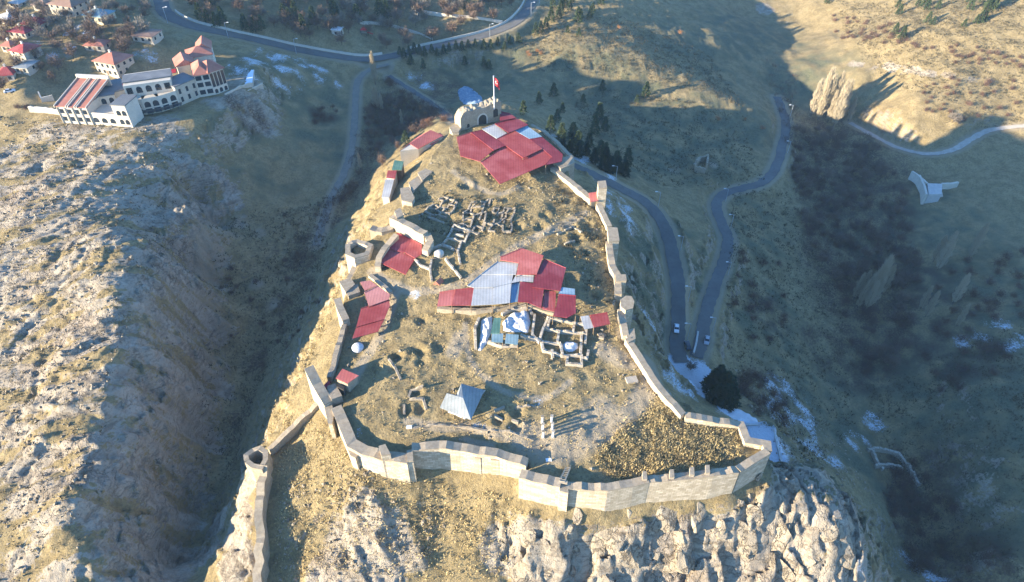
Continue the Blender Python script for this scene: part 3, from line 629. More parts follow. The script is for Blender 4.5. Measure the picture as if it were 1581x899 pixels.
t = wall_thing('rampart', [(1139,725,-2.3),(1160,712,-2.4),(1185,697,-2.5)], 1.8, 'grey angled rampart face at the south-east corner above the rocks', group='castle ramparts')
wall_thing('rampart', [(1186,696,-2.3),(1184,684,-2.3),(1154,680,-2.3),(1144,655,-2),(1100,648,-1),(1058,641,-.2)], 1.8, 'zigzag parapet beside the snowy terrace at the south-east corner', group='castle ramparts')
wall_thing('rampart', [(1055,640,0),(1034,617,1),(1015,594,2),(990,556,2.8),(969,523,3.5)], 1.7, 'long straight parapet running along the shaded eastern slope', group='castle ramparts')
wall_thing('rampart', [(966,518,3.6),(958,478,4.4)], 1.7, 'parapet length just south of the broken round tower', group='castle ramparts')
wall_thing('rampart', [(955,455,4.6),(953,424,5.2),(946,413,5.8),(943,398,6.2),(940,374,6.4)], 1.9, 'stepped parapet north of the broken round tower', group='castle ramparts')
wall_thing('rampart', [(941,350,7.0),(933,333,7.8),(924,314,8.6)], 1.7, 'short parapet below the tall square turret', group='castle ramparts')
wall_thing('rampart', [(914,307,8.8),(893,290,9.2),(875,275,9.4),(853,259,9.6)], 1.8, 'rising parapet between the turret and the big red roof', group='castle ramparts')
wall_thing('rampart', [(884,244,10),(862,222,10.5),(840,203,11),(815,190,11.5)], 1.4, 'white capped wall along the east edge of the big red roof', group='castle ramparts')
# buttresses and turrets
def tower(name, px, z1, m, label, cat='tower', top='wall_walk', batter=.06, group=None, drop=1.2):
    P = [at(a,b,z1) for a,b in px]; c = sum(P, Vector())/len(P)
    t = thing(name, (c.x,c.y,float(hz(c.x,c.y))), label, cat, group)
    block(px, z1, m, 'tower_body', t, batter=batter, drop=drop)
    cc = np.array((c.x,c.y)); poly = [cc+(V2(p)-cc)*1.03 for p in P]
    pyd('tower_top', *prism(poly, z1-.1, z1+.3), top, t)
    return t
def pier(px, z1, label, name='buttress', m='wall_stone', group='wall buttresses'):
    return tower(name, px, z1, m, label, 'buttress', group=group, batter=.04)
pier([(499,622),(511,618),(516,640),(513,655),(507,655)], -1.6, 'narrow buttress at the top of the curving south-west rampart')
pier([(535,690),(547,683),(556,700),(549,708),(541,704)], -2.6, 'blunt buttress at the bend of the south-west rampart')
pier([(628,697),(637,695),(638,712),(629,713)], -.6, 'square pier joining the curving rampart to the straight one')
pier([(733,698),(742,699),(742,709),(733,708)], -2.4, 'shallow buttress midway along the straight rampart')
pier([(758,703),(770,704),(770,712),(758,711)], -2.2, 'wider buttress near the east end of the straight rampart')
pier([(585,690),(595,687),(603,702),(589,704)], 1.0, 'small pointed stone stub on top of the south-west rampart')
pier([(862,744),(877,748),(877,762),(864,759)], -2.2, 'projecting buttress under the wooden stair')
for i, (x, y) in enumerate(((995,740),(1037,737),(1068,733),(1092,730))):
    pier([(x-3,y-11),(x+3,y-11),(x+4,y+1),(x-3,y+1)], -1.2, 'stub pier standing behind the rampart below the golden brush', 'stub_pier', 'ruin_stone', 'stub piers behind the rampart')
tower('broken_tower', [(958,464),(966,458),(975,459),(979,467),(977,477),(966,480),(959,475)], 5.6, 'wall_stone', 'broken round tower bulging out of the eastern parapet', group='castle towers')
tower('square_turret', [(923,281),(935,280),(937,291),(924,292)], 13.5, 'wall_stone', 'tall slim square turret beside a small red lean-to roof', group='castle towers')
tower('wall_turret', [(938,352),(953,353),(956,372),(940,374)], 7.4, 'wall_stone', 'low square turret projecting from the upper eastern parapet', group='castle towers')
tower('wall_pier_tower', [(966,512),(979,508),(981,524),(970,530)], 3.4, 'wall_stone', 'blocky pier tower on the parapet south of the round tower', group='castle towers')
tower('wall_offset', [(950,425),(966,425),(967,434),(951,435)], 5.6, 'wall_stone', 'small square offset of the stepped parapet', group='castle towers')
tower('corner_bastion', [(853,247),(884,241),(887,252),(866,262)], 10.4, 'old_stone', 'massive corner bastion at the east end of the big red roof', group='castle towers')
# lean-to roof by the turret
t = thing('lean_to', at(921,304,8), 'small red lean-to roof at the foot of the square turret', 'shed'); block([(909,298),(923,296),(924,310),(912,312)], 9.2, 'roof_red_light', 'roof', t, z0=9.0); block([(911,300),(922,298),(923,308),(913,310)], 8.9, 'old_stone', 'wall', t)
# western defences
wall_thing('rampart', [(604,334,8.8),(630,346,8.8),(657,361,8.6)], 2.2, 'massive bright wall rising behind the walled-in red roof', face='wall_stone', group='castle ramparts')
wall_thing('rampart', [(660,362,8),(664,372,7.2),(656,388,6)], 2.0, 'short return wall at the corner of the walled-in red roof', group='castle ramparts')
wall_thing('rampart', [(612,362,6.2),(598,378,5.2),(585,398,4.6),(583,412,3.6)], 1.8, 'sloping side wall west of the walled-in red roof', group='castle ramparts')
t = thing('hollow_tower', at(552,388,1), 'hollow open-topped tower jutting from the western wall', 'tower', 'castle towers')
P = [tuple(at(a,b,4.2)) for a,b in ((537,377),(551,372),(572,379),(566,392),(548,397),(537,392),(537,377))]
a, c = wall_mesh(P, 1.5, seed=3, jit=.2, batter=.35); pyd('tower_body', *a, 'wall_stone', t); pyd('tower_top', *c, 'wall_walk', t)
wall_thing('ruined_masonry', [(573,352,5.2),(590,356,5),(606,351,5.4)], 2.4, 'ruined rubble wall with a dark breach above the hollow tower', face='old_stone', cap='rubble', jit=.6)
wall_thing('rampart', [(571,424,1.8),(587,437,1.8),(604,452,1.4)], 1.2, 'white faced retaining wall beside the lane to the pink roof', group='castle ramparts')
wall_thing('ruined_masonry', [(553,400,1.5),(545,416,.8),(539,430,.3)], 1.6, 'crumbling wall descending from the hollow tower', face='old_stone', cap='rubble', jit=.5)
wall_thing('rampart', [(521,462,1.2),(525,475,1.2),(534,494,.6)], 2.0, 'short bright wall fragment west of the red sheds', group='castle ramparts')
wall_thing('ruined_masonry', [(532,500,-.5),(526,522,-.5),(518,548,-.6),(514,566,-.8),(508,582,-.8)], 1.3, 'thin ruined wall casting a dark shadow along the western edge', face='old_stone', cap='rubble', jit=.4)
wall_thing('broken_tower_fin', [(477,568,3.2),(486,586,2.0),(497,606,.6),(507,622,-.4)], 2.4, 'tapering broken wall like a fin rising at the western corner', group='castle towers', jit=.3)
for i, (poly, z, lab) in enumerate((([(524,436),(541,430),(548,440),(534,452)], 1.2, 'cluster of broken masonry at the western lane'), ([(533,446),(552,440),(556,452),(538,458)], .8, 'low broken masonry below the rubble tower'), ([(645,268),(660,260),(668,266),(652,280)], 8.2, 'rough block of old wall above the container row'), ([(631,283),(647,272),(652,282),(637,297)], 7.6, 'second rough block of the stepped west wall'), ([(618,292),(632,290),(640,306),(636,314),(620,310)], 7.8, 'pale squared block of the west wall'), ([(609,327),(618,322),(623,333),(613,338)], 9.4, 'short upright block at the head of the massive bright wall'))):
    tower('masonry_block', poly, z, 'old_stone' if i < 4 else 'wall_stone', lab, 'ruin', 'rubble')
# lower western outwork
wall_thing('outwork_rampart', [(408,722,-10.5),(403,745,-12.3),(400,772,-14),(399,795,-15.6),(402,820,-17.4),(402,840,-18.8),(398,852,-19.5),(401,866,-20.6),(395,884,-21.6),(397,899,-22.6),(393,930,-25)], 1.9, 'tall lit outwork wall running down the rocky western spur', face='old_stone', group='castle outworks', jit=.9)
t = thing('hollow_tower', at(395,706,-9), 'small hollow tower at the head of the lower outwork wall', 'tower', 'castle towers')
P = [tuple(at(a,b,-9.8)) for a,b in ((381,712),(380,704),(391,695),(401,692),(410,698),(410,710),(403,722),(390,719),(381,712))]
a, c = wall_mesh(P, 1.2, seed=5, jit=.2, batter=.3); pyd('tower_body', *a, 'old_stone', t); pyd('tower_top', *c, 'wall_walk', t)
wall_thing('outwork_rampart', [(494,620,-6.5),(478,635,-8),(462,648,-9.2),(445,666,-10.6),(428,683,-12),(415,694,-12.4)], 1.4, 'short rubble wall stub between the outwork tower and the fin', face='old_stone', cap='rubble', group='castle outworks', jit=.25)
# ------------------------------------------------------------------ roofs, shelters and ruins inside the castle
def CR(ox, oy, s=3.745): return lambda L: [(ox+x/s, oy+y/s) for x, y in L]
c5, c6, c7, c8, c1 = CR(540,150), CR(480,330), CR(700,360), CR(440,540), CR(780,560,3.568)
def slab(name, px, z, m, parent, tilt=(0,0), th=.16):
    P = [at(a,b,z) for a,b in px]; c = sum(P, Vector())/len(P)
    zz = [z+tilt[0]*(p.x-c.x)+tilt[1]*(p.y-c.y) for p in P]; P = [at(a,b,k) for (a,b),k in zip(px, zz)]
    return pyd(name, *prism([V2(p) for p in P], [p.z-th for p in P], [p.z for p in P]), m, parent), P
def post(p, parent, ztop, r=.12, m='wood', name='post'):
    g = float(hz(p[0],p[1])); return pyd(name, *bar((p[0],p[1],g-.4), (p[0],p[1],ztop), r, 6), m, parent)
def shelter(name, label, panels, group=None, posts=True, skirt=None):
    P0 = at(*panels[0][0][0], panels[0][1]); t = thing(name, (P0.x,P0.y,float(hz(P0.x,P0.y))), label, 'roof', group)
    for px, z, m, tilt in panels:
        o, P = slab('roof_panel', px, z, m, t, tilt)
        # lap strip along the first edge of each panel
        a, b = P[0], P[1]; 
        if (b-a).length > 4: pyd('ridge_cap', *bar(a+Vector((0,0,.05)), b+Vector((0,0,.05)), .14, 5), m, o)
        if posts:
            for p in P[::2]: post(p, t, p.z-.15)
    return t
REAR = [(c5([(618,232),(700,205),(830,308),(752,372),(640,340)]),12.6,'roof_red',(0,.02)),
 (c5([(700,205),(766,190),(902,280),(832,308)]),13.2,'roof_maroon',(-.02,.02)),
 (c5([(766,186),(840,158),(908,208),(850,240)]),13.4,'roof_grey',(0,.03)),
 (c5([(840,155),(962,120),(1032,160),(918,206)]),14.0,'roof_maroon',(0,-.04)),
 (c5([(955,192),(1028,168),(1112,228),(1042,243)]),13.3,'roof_blue',(0,.04)),
 (c5([(850,242),(955,194),(1042,244),(1115,298),(1002,352),(930,302)]),13.0,'roof_red',(.0,.02)),
 (c5([(757,376),(900,285),(930,303),(1002,353),(1116,300),(1168,346),(1132,390),(868,502)]),12.2,'roof_red',(0,.03)),
 (c5([(1042,244),(1115,233),(1232,330),(1226,372),(1134,392),(1168,346),(1116,300)]),12.7,'roof_maroon',(-.04,.02)),
 (c5([(866,82),(928,96),(962,120),(868,138)]),14.4,'roof_maroon',(0,0))]
shelter('excavation_shelter', 'large patched red metal shelter roof beneath the ruined keep', REAR)
MIDR = [(c6([(745,455),(836,441),(815,530),(730,535)]),6.0,'roof_red_light',(0,.02)),(c6([(836,441),(942,428),(926,530),(815,530)]),6.3,'roof_red',(0,.03)),
 (c6([(905,417),(985,350),(1170,352),(1160,400),(1055,425),(942,428)]),6.9,'roof_grey',(0,.03)),(c6([(985,350),(1080,278),(1200,285),(1185,352)]),7.3,'roof_grey',(0,.04)),
 (c6([(942,428),(1055,425),(1050,525),(926,530)]),6.5,'roof_grey',(0,.02)),(c6([(1055,425),(1160,400),(1150,515),(1050,525)]),6.6,'roof_grey',(0,.02)),
 (c6([(1185,355),(1288,360),(1285,395),(1210,390),(1160,400)]),6.9,'roof_grey',(0,.0)),(c6([(1160,402),(1208,394),(1196,508),(1152,514)]),6.2,'roof_blue',(0.0,0)),  # second panel: vertical side wall, its shade painted in as blue sheet
 (c6([(1098,250),(1222,200),(1346,242),(1306,350),(1188,352),(1202,285),(1095,268)]),8.0,'roof_red_light',(0,.04)),
 (c6([(1346,262),(1475,315),(1442,447),(1280,425),(1296,356),(1312,340)]),7.4,'roof_maroon',(-.03,.02)),
 (c6([(1210,392),(1282,402),(1347,437),(1332,546),(1252,512),(1196,510)]),6.9,'roof_maroon',(0,.03)),
 (c6([(1352,445),(1417,450),(1412,566),(1337,550)]),6.4,'roof_red',(0,.04)),
 (c6([(1432,466),(1532,475),(1532,575),(1482,602),(1400,590),(1417,540)]),6.8,'roof_maroon',(0,.03)),(c6([(1452,425),(1527,435),(1527,472),(1432,462)]),7.0,'roof_blue',(0,.0))]
shelter('excavation_shelter', 'central metal shelter roof of grey and red sheets over the dig', MIDR)
wall_thing('stone_terrace', [(675,475,3.6),(700,477,3.8),(735,479,4.0),(765,476,4.2),(802,471,4.4),(812,470,4.4)], 1.0, 'lit stone wall under the south edge of the grey shelter roof', face='old_stone', cap='rubble')
wall_thing('stone_terrace', [(815,471,4.2),(835,478,4.0),(860,485,3.8)], .9, 'stone wall under the maroon sheets of the central shelter', face='old_stone', cap='rubble')
shelter('walled_roof', 'red sheet roof boxed in by tall walls on the west side', [(c6([(500,112),(585,152),(540,222),(490,215),(440,190)]),4.6,'roof_maroon',(.0,.03)),(c6([(585,152),(642,182),(640,235),(602,258),(540,222)]),4.8,'roof_red',(0,.02)),(c6([(440,192),(490,216),(540,224),(602,260),(548,352),(405,286)]),4.0,'roof_red',(0,.04))])
shelter('west_shed', 'stepped pink and red shed roofs below the white retaining wall', [(c6([(285,395),(340,386),(382,414),(312,445)]),2.4,'roof_pink',(0,.02)),(c6([(310,457),(388,418),(457,466),(452,495),(335,536)]),2.8,'roof_pink',(0,.03)),(c6([(290,550),(452,496),(457,530),(425,610),(262,655)]),2.2,'roof_red',(0,.03)),(c6([(262,655),(425,610),(388,682),(240,722)]),1.7,'roof_red',(0,.04))])
t = shelter('canopy', 'small red canopy with a grey metal side strip near the eastern parapet', [(c7([(790,476),(890,460),(906,525),(812,545)]),5.4,'roof_red',(0,.03)),(c7([(735,482),(783,476),(812,546),(757,556)]),5.0,'roof_grey',(0,.03))])
t = shelter('lean_shed', 'small teal sheet roofs on the white covered dig', [(c7([(222,575),(288,580),(285,632),(220,628)]),4.0,'roof_teal',(0,.06)),(c7([(305,582),(378,588),(372,644),(298,636)]),4.0,'roof_teal',(0,.06)),(c7([(235,490),(275,490),(268,580),(215,580)]),4.4,'roof_green',(0,.04))])
# small stone hut with red roof
t = thing('stone_hut', at(535,588,0), 'small stone hut with a flat red roof at the western corner', 'hut')
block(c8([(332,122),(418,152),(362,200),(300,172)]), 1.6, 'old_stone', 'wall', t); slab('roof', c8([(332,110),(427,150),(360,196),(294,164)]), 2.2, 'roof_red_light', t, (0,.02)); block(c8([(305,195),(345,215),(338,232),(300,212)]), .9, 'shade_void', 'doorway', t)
tower('masonry_block', c8([(245,215),(290,200),(330,270),(270,290),(250,260)]), 0.2, 'rubble', 'rounded rubble stump beside the small stone hut', 'ruin', 'rubble')
t = thing('side_roof', at(503,594,0), 'tiny dark red roof tucked behind the rubble stump', 'roof'); slab('roof', c8([(215,215),(248,180),(265,185),(235,225)]), .6, 'roof_maroon', t); block(c8([(222,212),(248,187),(258,190),(236,219)]), .4, 'old_stone', 'wall', t)
# orange tent-like roof
t = thing('tent_roof', at(677,432,3), 'steep orange gabled roof over a small dig shelter', 'hut')
A, B, C_, D = [at(a,b,3.6) for a,b in c6([(705,410),(745,415),(770,392),(735,385)])]; r0, r1 = at(*c6([(722,392)])[0], 5.2), at(*c6([(752,366)])[0], 5.2)
pyd('roof', [A,B,C_,D,r0,r1], [(0,1,4),(1,2,5,4),(2,3,5),(3,0,4,5),(0,3,2,1)], 'roof_tile', t)
for p in (A,B,C_,D): post(p, t, 3.5, .1)
# pavilion
t = thing('pavilion', at(712,630,0), 'grey hipped metal pavilion roof standing alone on the plateau', 'pavilion')
e = [at(a,b,2.2) for a,b in c8([(935,252),(895,335),(1022,385),(1075,405),(1142,258),(1160,236),(1020,196),(990,262)])]; ap = at(*c8([(1030,280)])[0], 4.0); ap2 = at(*c8([(1000,270)])[0], 3.7)
for f_, m_ in (((0,1,9),'roof_slate'),((1,2,8,9),'roof_slate'),((2,3,8),'roof_slate'),((3,4,8),'roof_blue'),((4,5,8),'roof_blue'),((5,6,8),'roof_slate'),((6,7,9,8),'roof_slate'),((7,0,9),'roof_slate')):
    q = [(e+[ap,ap2])[i] for i in f_]; nrm = (q[1]-q[0]).cross(q[2]-q[0]).normalized(); nrm = nrm if nrm.z > 0 else -nrm; lo = [p-Vector((0,0,.12)) for p in q]; k = len(q)
    pyd('roof_panel', q+lo, [tuple(range(k)), tuple(range(k,2*k))[::-1]]+[(i,(i+1)%k,k+(i+1)%k,k+i) for i in range(k)], 'roof_slate', t)
cen = sum(e, Vector())/8
for p in e:
    q = p+(cen-p)*.12; post(q, t, 2.2, .13, 'wood')
block(c8([(960,300),(940,340),(1040,372),(1080,300),(1010,262)]), 1.2, 'concrete', 'plinth', t)
# white columns
for i in range(6):
    x, y = ((834,661),(837,672),(839.5,683),(849.5,661),(852,672),(854,683))[i] if False else [(837,668),(838,679),(838.5,690),(851.5,667),(852.5,678.5),(853.5,690)][i]
    b = G(x, y-14); t = thing('stone_column', b, 'white stone column standing in the double row on the bare plateau', 'column', 'double row of white columns')
    pyd('base', *boxv(b, (1,0), .42, (0,1), .42, b.z-.3, b.z+.25), 'ruin_stone', t); pyd('shaft', *bar((b.x,b.y,b.z+.2),(b.x,b.y,b.z+2.5),.28,10), 'white_paint', t); pyd('capital', *boxv(b, (1,0), .38, (0,1), .38, b.z+2.45, b.z+2.7), 'ruin_stone', t)
# wooden stair on the rampart
t = thing('timber_stair', at(870,735,-2), 'pale timber stair climbing from the plateau onto the rampart', 'stair')
a0, a1, b0, b1 = at(864,743,-1.2), at(872,744,-1.2), at(874,722,-2.6), at(881,722,-2.6)
for p, q in ((a0,b0),(a1,b1)): pyd('stringer', *bar(p, q, .13, 4), 'timber_pale', t); pyd('handrail', *bar(p+Vector((0,0,1)), q+Vector((0,0,1)), .06, 4), 'timber_pale', t)
for k in range(9):
    f_ = k/8; pyd('step', *bar(a0.lerp(b0,f_), a1.lerp(b1,f_), .12, 4), 'timber_pale', t)
block(c1([(292,645),(345,650),(342,668),(290,662)]), -1.3, 'timber_pale', 'landing', t, z0=-1.6)
for x, y, lab in ((847,712,'small white slab lying on the bare ground by the timber stair'),(632,661,'small white stone slab west of the pavilion')):
    g = G(x,y); tag(pyd('stone_slab', *boxv(g, (1,.1), .7, (-.1,1), .4, g.z-.1, g.z+.35), 'white_paint'), lab, 'slab')
g = G(975,588); tag(pyd('stone_slab', *boxv(g, (1,.2), 1.5, (-.2,1), 1.0, g.z-.2, g.z+.5), 'ruin_stone'), 'large flat pale rock on the bare eastern ground', 'slab')
# round white dome and water tank
def dome(px, py, r, h, m, label, name='dome', cat='dome', base=.6):
    g = G(px, py); v = []; f = []; N = 16; R = 6
    v += [(g.x+r*math.cos(2*math.pi*i/N), g.y+r*math.sin(2*math.pi*i/N), g.z-.4) for i in range(N)]
    for k in range(R):
        a = k/R*math.pi/2; v += [(g.x+r*math.cos(a)*math.cos(2*math.pi*i/N), g.y+r*math.cos(a)*math.sin(2*math.pi*i/N), g.z+base+h*math.sin(a)) for i in range(N)]
    v.append((g.x,g.y,g.z+base+h))
    for k in range(R): f += [(k*N+i, k*N+(i+1)%N, (k+1)*N+(i+1)%N, (k+1)*N+i) for i in range(N)]
    f += [(R*N+i, R*N+(i+1)%N, len(v)-1) for i in range(N)]
    return tag(pyd(name, v, f, m, None, True), label, cat)
dome(678,394,1.6,.9,'plaster_white','small white dome among the bath house foundations')
dome(553,539,1.7,.8,'tarp_white','low white covered mound below the red west sheds', 'covered_mound','mound')
# ruins: foundations laid out as low walls
def foundation(label, lines, h=1.1, th=.7, m='ruin_stone', jit=.25, name='foundation', cat='ruin'):
    g0 = G(*lines[0][0]); t = thing(name, g0, label, cat)
    for k, L in enumerate(lines):
        P = []
        for a, b in L:
            g = G(a, b); P.append((g.x, g.y, g.z+h))
        w, _ = wall_mesh(P, th, seed=k+50, jit=jit, step=.9, base_drop=.5); pyd('wall_course', *w, m, t)
    return t
foundation('grid of pale stone rooms excavated east of the white covers', [c7(L) for L in ([(520,560),(545,505),(700,530),(770,545)],[(500,620),(520,560),(610,580),(770,590)],[(610,580),(600,640)],[(555,515),(540,570)],[(700,530),(690,585)],[(510,640),(520,690),(630,720),(740,715)],[(510,640),(620,650)],[(740,600),(735,715)],[(620,650),(630,720)],[(660,720),(655,765),(740,775),(740,715)],[(770,545),(760,650)],[(470,480),(455,600),(500,640)],[(570,690),(575,730)],[(780,690),(770,735),(740,730)])], .9, .65)
foundation('low stone rooms along the north edge of the white covers', [c7(L) for L in ([(130,680),(125,560),(150,500)],[(200,640),(280,665),(370,660)],[(390,600),(440,620),(510,625)],[(280,480),(330,450),(440,445),(455,480)])], .9, .7)
foundation('square room foundations north of the little dome', [c6(L) for L in ([(790,150),(830,75),(920,110),(890,170),(790,150)],[(830,130),(885,140)],[(760,190),(790,155)],[(870,170),(850,220),(865,300)],[(690,210),(760,190),(830,215)],[(700,270),(690,330),(700,400)],[(780,270),(830,330),(870,380)],[(600,270),(640,310),(690,330)])], .7, .6)
def lattice(q, nu, nv):
    q = [np.array(p, float) for p in q]; f = lambda a, b: tuple(((q[0]*(1-a)+q[1]*a)*(1-b)+(q[3]*(1-a)+q[2]*a)*b)+RNG.normal(size=2)*5)
    N = [[f(i/nu, j/nv) for i in range(nu+1)] for j in range(nv+1)]
    out = []
    for j in range(nv+1):
        for i in range(nu+1):
            if i < nu and RNG.random() < .72: out.append(c5([N[j][i], N[j][i+1]]))
            if j < nv and RNG.random() < .78: out.append(c5([N[j][i], N[j+1][i]]))
    return out
for q, nu, nv, lab in (([(400,690),(540,585),(630,615),(545,730)],5,3,'north-west block of excavated house footings below the big red roof'),([(612,770),(700,620),(820,600),(745,795)],5,4,'middle block of excavated house footings'),([(768,770),(832,650),(955,645),(925,790)],4,4,'eastern block of excavated house footings beside a deep dark pit')):
    foundation(lab, lattice(q, nu, nv), .5, .55, 'rubble', .3)
foundation('broken outline of a sunken room beside the eastern parapet', [c5(L) for L in ([(1200,800),(1290,760),(1340,790)],[(1240,860),(1300,840)],[(1120,800),(1180,790)])], .7, .6, 'old_stone')
foundation('rubble lines around the dark pits west of the pavilion', [c8(L) for L in ([(715,280),(730,240),(800,220)],[(720,290),(800,290),(820,350)],[(690,330),(690,380)],[(600,60),(640,110),(670,180)],[(1210,360),(1270,340)],[(1330,340),(1420,330)],[(1210,390),(1260,410)],[(1310,410),(1350,430)])], .45, .6, 'rubble')
foundation('line of low boulders edging the garden bank behind the rampart', [c8(L) for L in ([(740,460),(860,440),(1000,450),(1150,470),(1300,480),(1440,530)],)], .4, .5, 'rubble', .2)
foundation('loose stone heap by the corner of the rooms', [c7(L) for L in ([(835,595),(860,590),(880,600)],[(840,610),(870,615)])], .6, .8, 'rubble')
foundation('ruined chapel walls on the shaded slope above the east road', [[(1070,262),(1080,250),(1092,248)],[(1092,248),(1090,262)],[(1072,266),(1088,268)]], 3.0, 1.0, 'old_stone', .7)
# white covers over the dig
def cover(px, label, h=1.2, m='tarp_white', seed=0, name='dig_cover', cat='cover', n=26):
    W = np.array([V2(G(a,b)) for a,b in px]); lo = W.min(0); hi = W.max(0)
    X, Y = np.meshgrid(np.linspace(lo[0],hi[0],n), np.linspace(lo[1],hi[1],n)); ins = inside(X, Y, W); d, _ = seg_dist(X, Y, W, True)
    e_ = np.where(ins, smooth(0, 1.6, d), 0); Z = hz(X, Y)+.1+e_*(h*(.6+.5*fbm(X+seed*31, Y, 2.2, 3, seed)))-.35*(1-e_)
    v = list(zip(X.ravel(), Y.ravel(), Z.ravel())); f = []; keep = ins
    for j in range(n-1):
        for i in range(n-1):
            if keep[j:j+2,i:i+2].sum() >= 2: a = j*n+i; f.append((a,a+1,a+n+1,a+n))
    o = pyd(name, v, f, m, None, True); return tag(o, label, cat)
cover(c7([(150,500),(235,470),(235,560),(205,640),(165,690),(130,690),(145,600)]), 'long white sheet covering the west side of the dig', 1.0, seed=1)
cover(c7([(275,520),(330,460),(440,445),(455,520),(440,590),(330,580),(280,575)]), 'broad crumpled white sheet covering the middle of the dig', 1.4, seed=2)
cover(c7([(600,650),(650,620),(725,635),(735,670),(690,705),(640,690)]), 'small crumpled white sheet over the eastern rooms', 1.2, seed=3)
# ruined keep and flag
t = thing('ruined_keep', at(740,196,11), 'thick ruined keep wall with a broken top and dark doorway behind the big roof', 'ruin')
A = at(712,204,11.0); B = at(774,186,11.5); u = (B-A); Lk = u.length; u.normalize(); w = Vector((-u.y,u.x,0)); w = w if w.y > 0 else -w
prof = [(0,6.0),(.04,8.0),(.10,9.0),(.2,9.4),(.3,8.8),(.38,9.2),(.5,8.6),(.6,8.9),(.72,9.2),(.86,9.7),(.96,10.0),(1,9.4)]
_n = 26; prof = [(k/_n, .84*float(np.interp(k/_n, [p[0] for p in prof], [p[1] for p in prof]))) for k in range(_n+1)]
def kslice(off, dh, jit):
    return [A+u*(Lk*s)+w*off+Vector((0,0,h+dh+random.uniform(-jit,jit))) for s,h in prof], [A+u*(Lk*s)+w*off+Vector((0,0,-3)) for s,h in prof]
v = []; rows = []
for off, dh in ((0,0),(1.2,.3),(2.6,-.3),(4.2,.1),(5.6,-1.4)):
    tp, bt = kslice(off + 0, dh, .22); rows.append((len(v), len(v)+len(prof))); v += tp+bt
n_ = len(prof); f = []
for (a,b),(c,d) in zip(rows[:-1], rows[1:]):
    for i in range(n_-1): f.append((a+i,a+i+1,c+i+1,c+i))
    f += [(a,c,d,b),(a+n_-1,b+n_-1,d+n_-1,c+n_-1)]
for (a,b) in (rows[0], rows[-1]):
    for i in range(n_-1): f.append((a+i,b+i,b+i+1,a+i+1))
pyd('wall_mass', v, f, 'old_stone', t)
def arch_poly(c, uu, wd, h, k=8):
    L = [c-uu*wd/2, c+uu*wd/2]; r = wd/2
    return L+[c+uu*(r*math.cos(math.pi*i/k))+Vector((0,0,h-r+r*math.sin(math.pi*i/k))) for i in range(k+1)]
def arch_panel(name, c, uu, nn, wd, h, m, parent, th=.06):
    P = arch_poly(c, uu, wd, h); q = [p+nn*th for p in P]; lo = [p-nn*.2 for p in P]; k = len(P)
    return pyd(name, q+lo, [tuple(range(k)), tuple(range(k,2*k))[::-1]]+[(i,(i+1)%k,k+(i+1)%k,k+i) for i in range(k)], m, parent)
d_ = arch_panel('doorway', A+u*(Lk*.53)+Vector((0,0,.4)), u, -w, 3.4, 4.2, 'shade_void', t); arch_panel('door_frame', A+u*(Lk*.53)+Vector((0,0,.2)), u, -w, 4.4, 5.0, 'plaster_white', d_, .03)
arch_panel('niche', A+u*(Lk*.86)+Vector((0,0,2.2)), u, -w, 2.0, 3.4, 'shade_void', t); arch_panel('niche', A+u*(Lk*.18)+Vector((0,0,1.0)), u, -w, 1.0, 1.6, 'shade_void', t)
tower('round_stub', [(694,198),(700,193),(708,193),(712,198),(708,204),(698,205)], 12.4, 'wall_stone', 'low round stone drum beside the ruined keep')
fb = at(763,163,18.8); t = thing('flagpole', fb, 'tall white flagpole on top of the ruined keep', 'flagpole'); pyd('pole', *bar(fb-Vector((0,0,1.5)), fb+Vector((0,0,11.6)), .16, 8), 'white_paint', t); pyd('finial', *bar(fb+Vector((0,0,11.5)), fb+Vector((0,0,11.9)), .26, 8), 'steel', t)
fl = thing('flag', fb+Vector((0,0,11)), 'red national flag with white crescent and star hanging from the flagpole', 'flag'); fv = []; ff = []; NX, NZ = 14, 10
def flagpt(s, q): return fb+Vector((.18+s*1.9, .3*math.sin(s*7+q*1.5)*s-.2*s, 11.2-q*2.9-s*s*1.7-.5*s))
for j in range(NZ+1):
    for i in range(NX+1): fv.append(flagpt(i/NX, j/NZ))
ff = [(j*(NX+1)+i, j*(NX+1)+i+1, (j+1)*(NX+1)+i+1, (j+1)*(NX+1)+i) for j in range(NZ) for i in range(NX)]
cl_ = pyd('cloth', fv, ff, 'red_cloth', fl, True)
def emblem(name, pts):
    for sgn in (-1,): pyd(name, [flagpt(a,b)+Vector((0,-.05,0)) for a,b in pts], [tuple(range(len(pts)))], 'white_paint', cl_)
cres = [(.38+.17*math.cos(a), .5+.17*math.sin(a)) for a in np.linspace(.65, 2*math.pi-.65, 16)]+[(.42+.135*math.cos(a), .5+.135*math.sin(a)) for a in np.linspace(2*math.pi-.8, .8, 16)]
for i in range(15):
    emblem('crescent', [cres[i],cres[i+1],cres[30-i],cres[31-i]]) if i == -1 else None
v_ = [flagpt(a,b)+Vector((0,-.06,0)) for a,b in cres]; pyd('crescent', v_, [(i,i+1,30-i,31-i) for i in range(15)], 'white_paint', cl_)
st = [(.60+(.085 if i%2==0 else .035)*math.cos(math.pi+i*math.pi/5), .5+(.085 if i%2==0 else .035)*math.sin(math.pi+i*math.pi/5)) for i in range(10)]
pyd('star', [flagpt(.6,.5)+Vector((0,-.06,0))]+[flagpt(a,b)+Vector((0,-.06,0)) for a,b in st], [(0,1+i,1+(i+1)%10) for i in range(10)], 'white_paint', cl_)
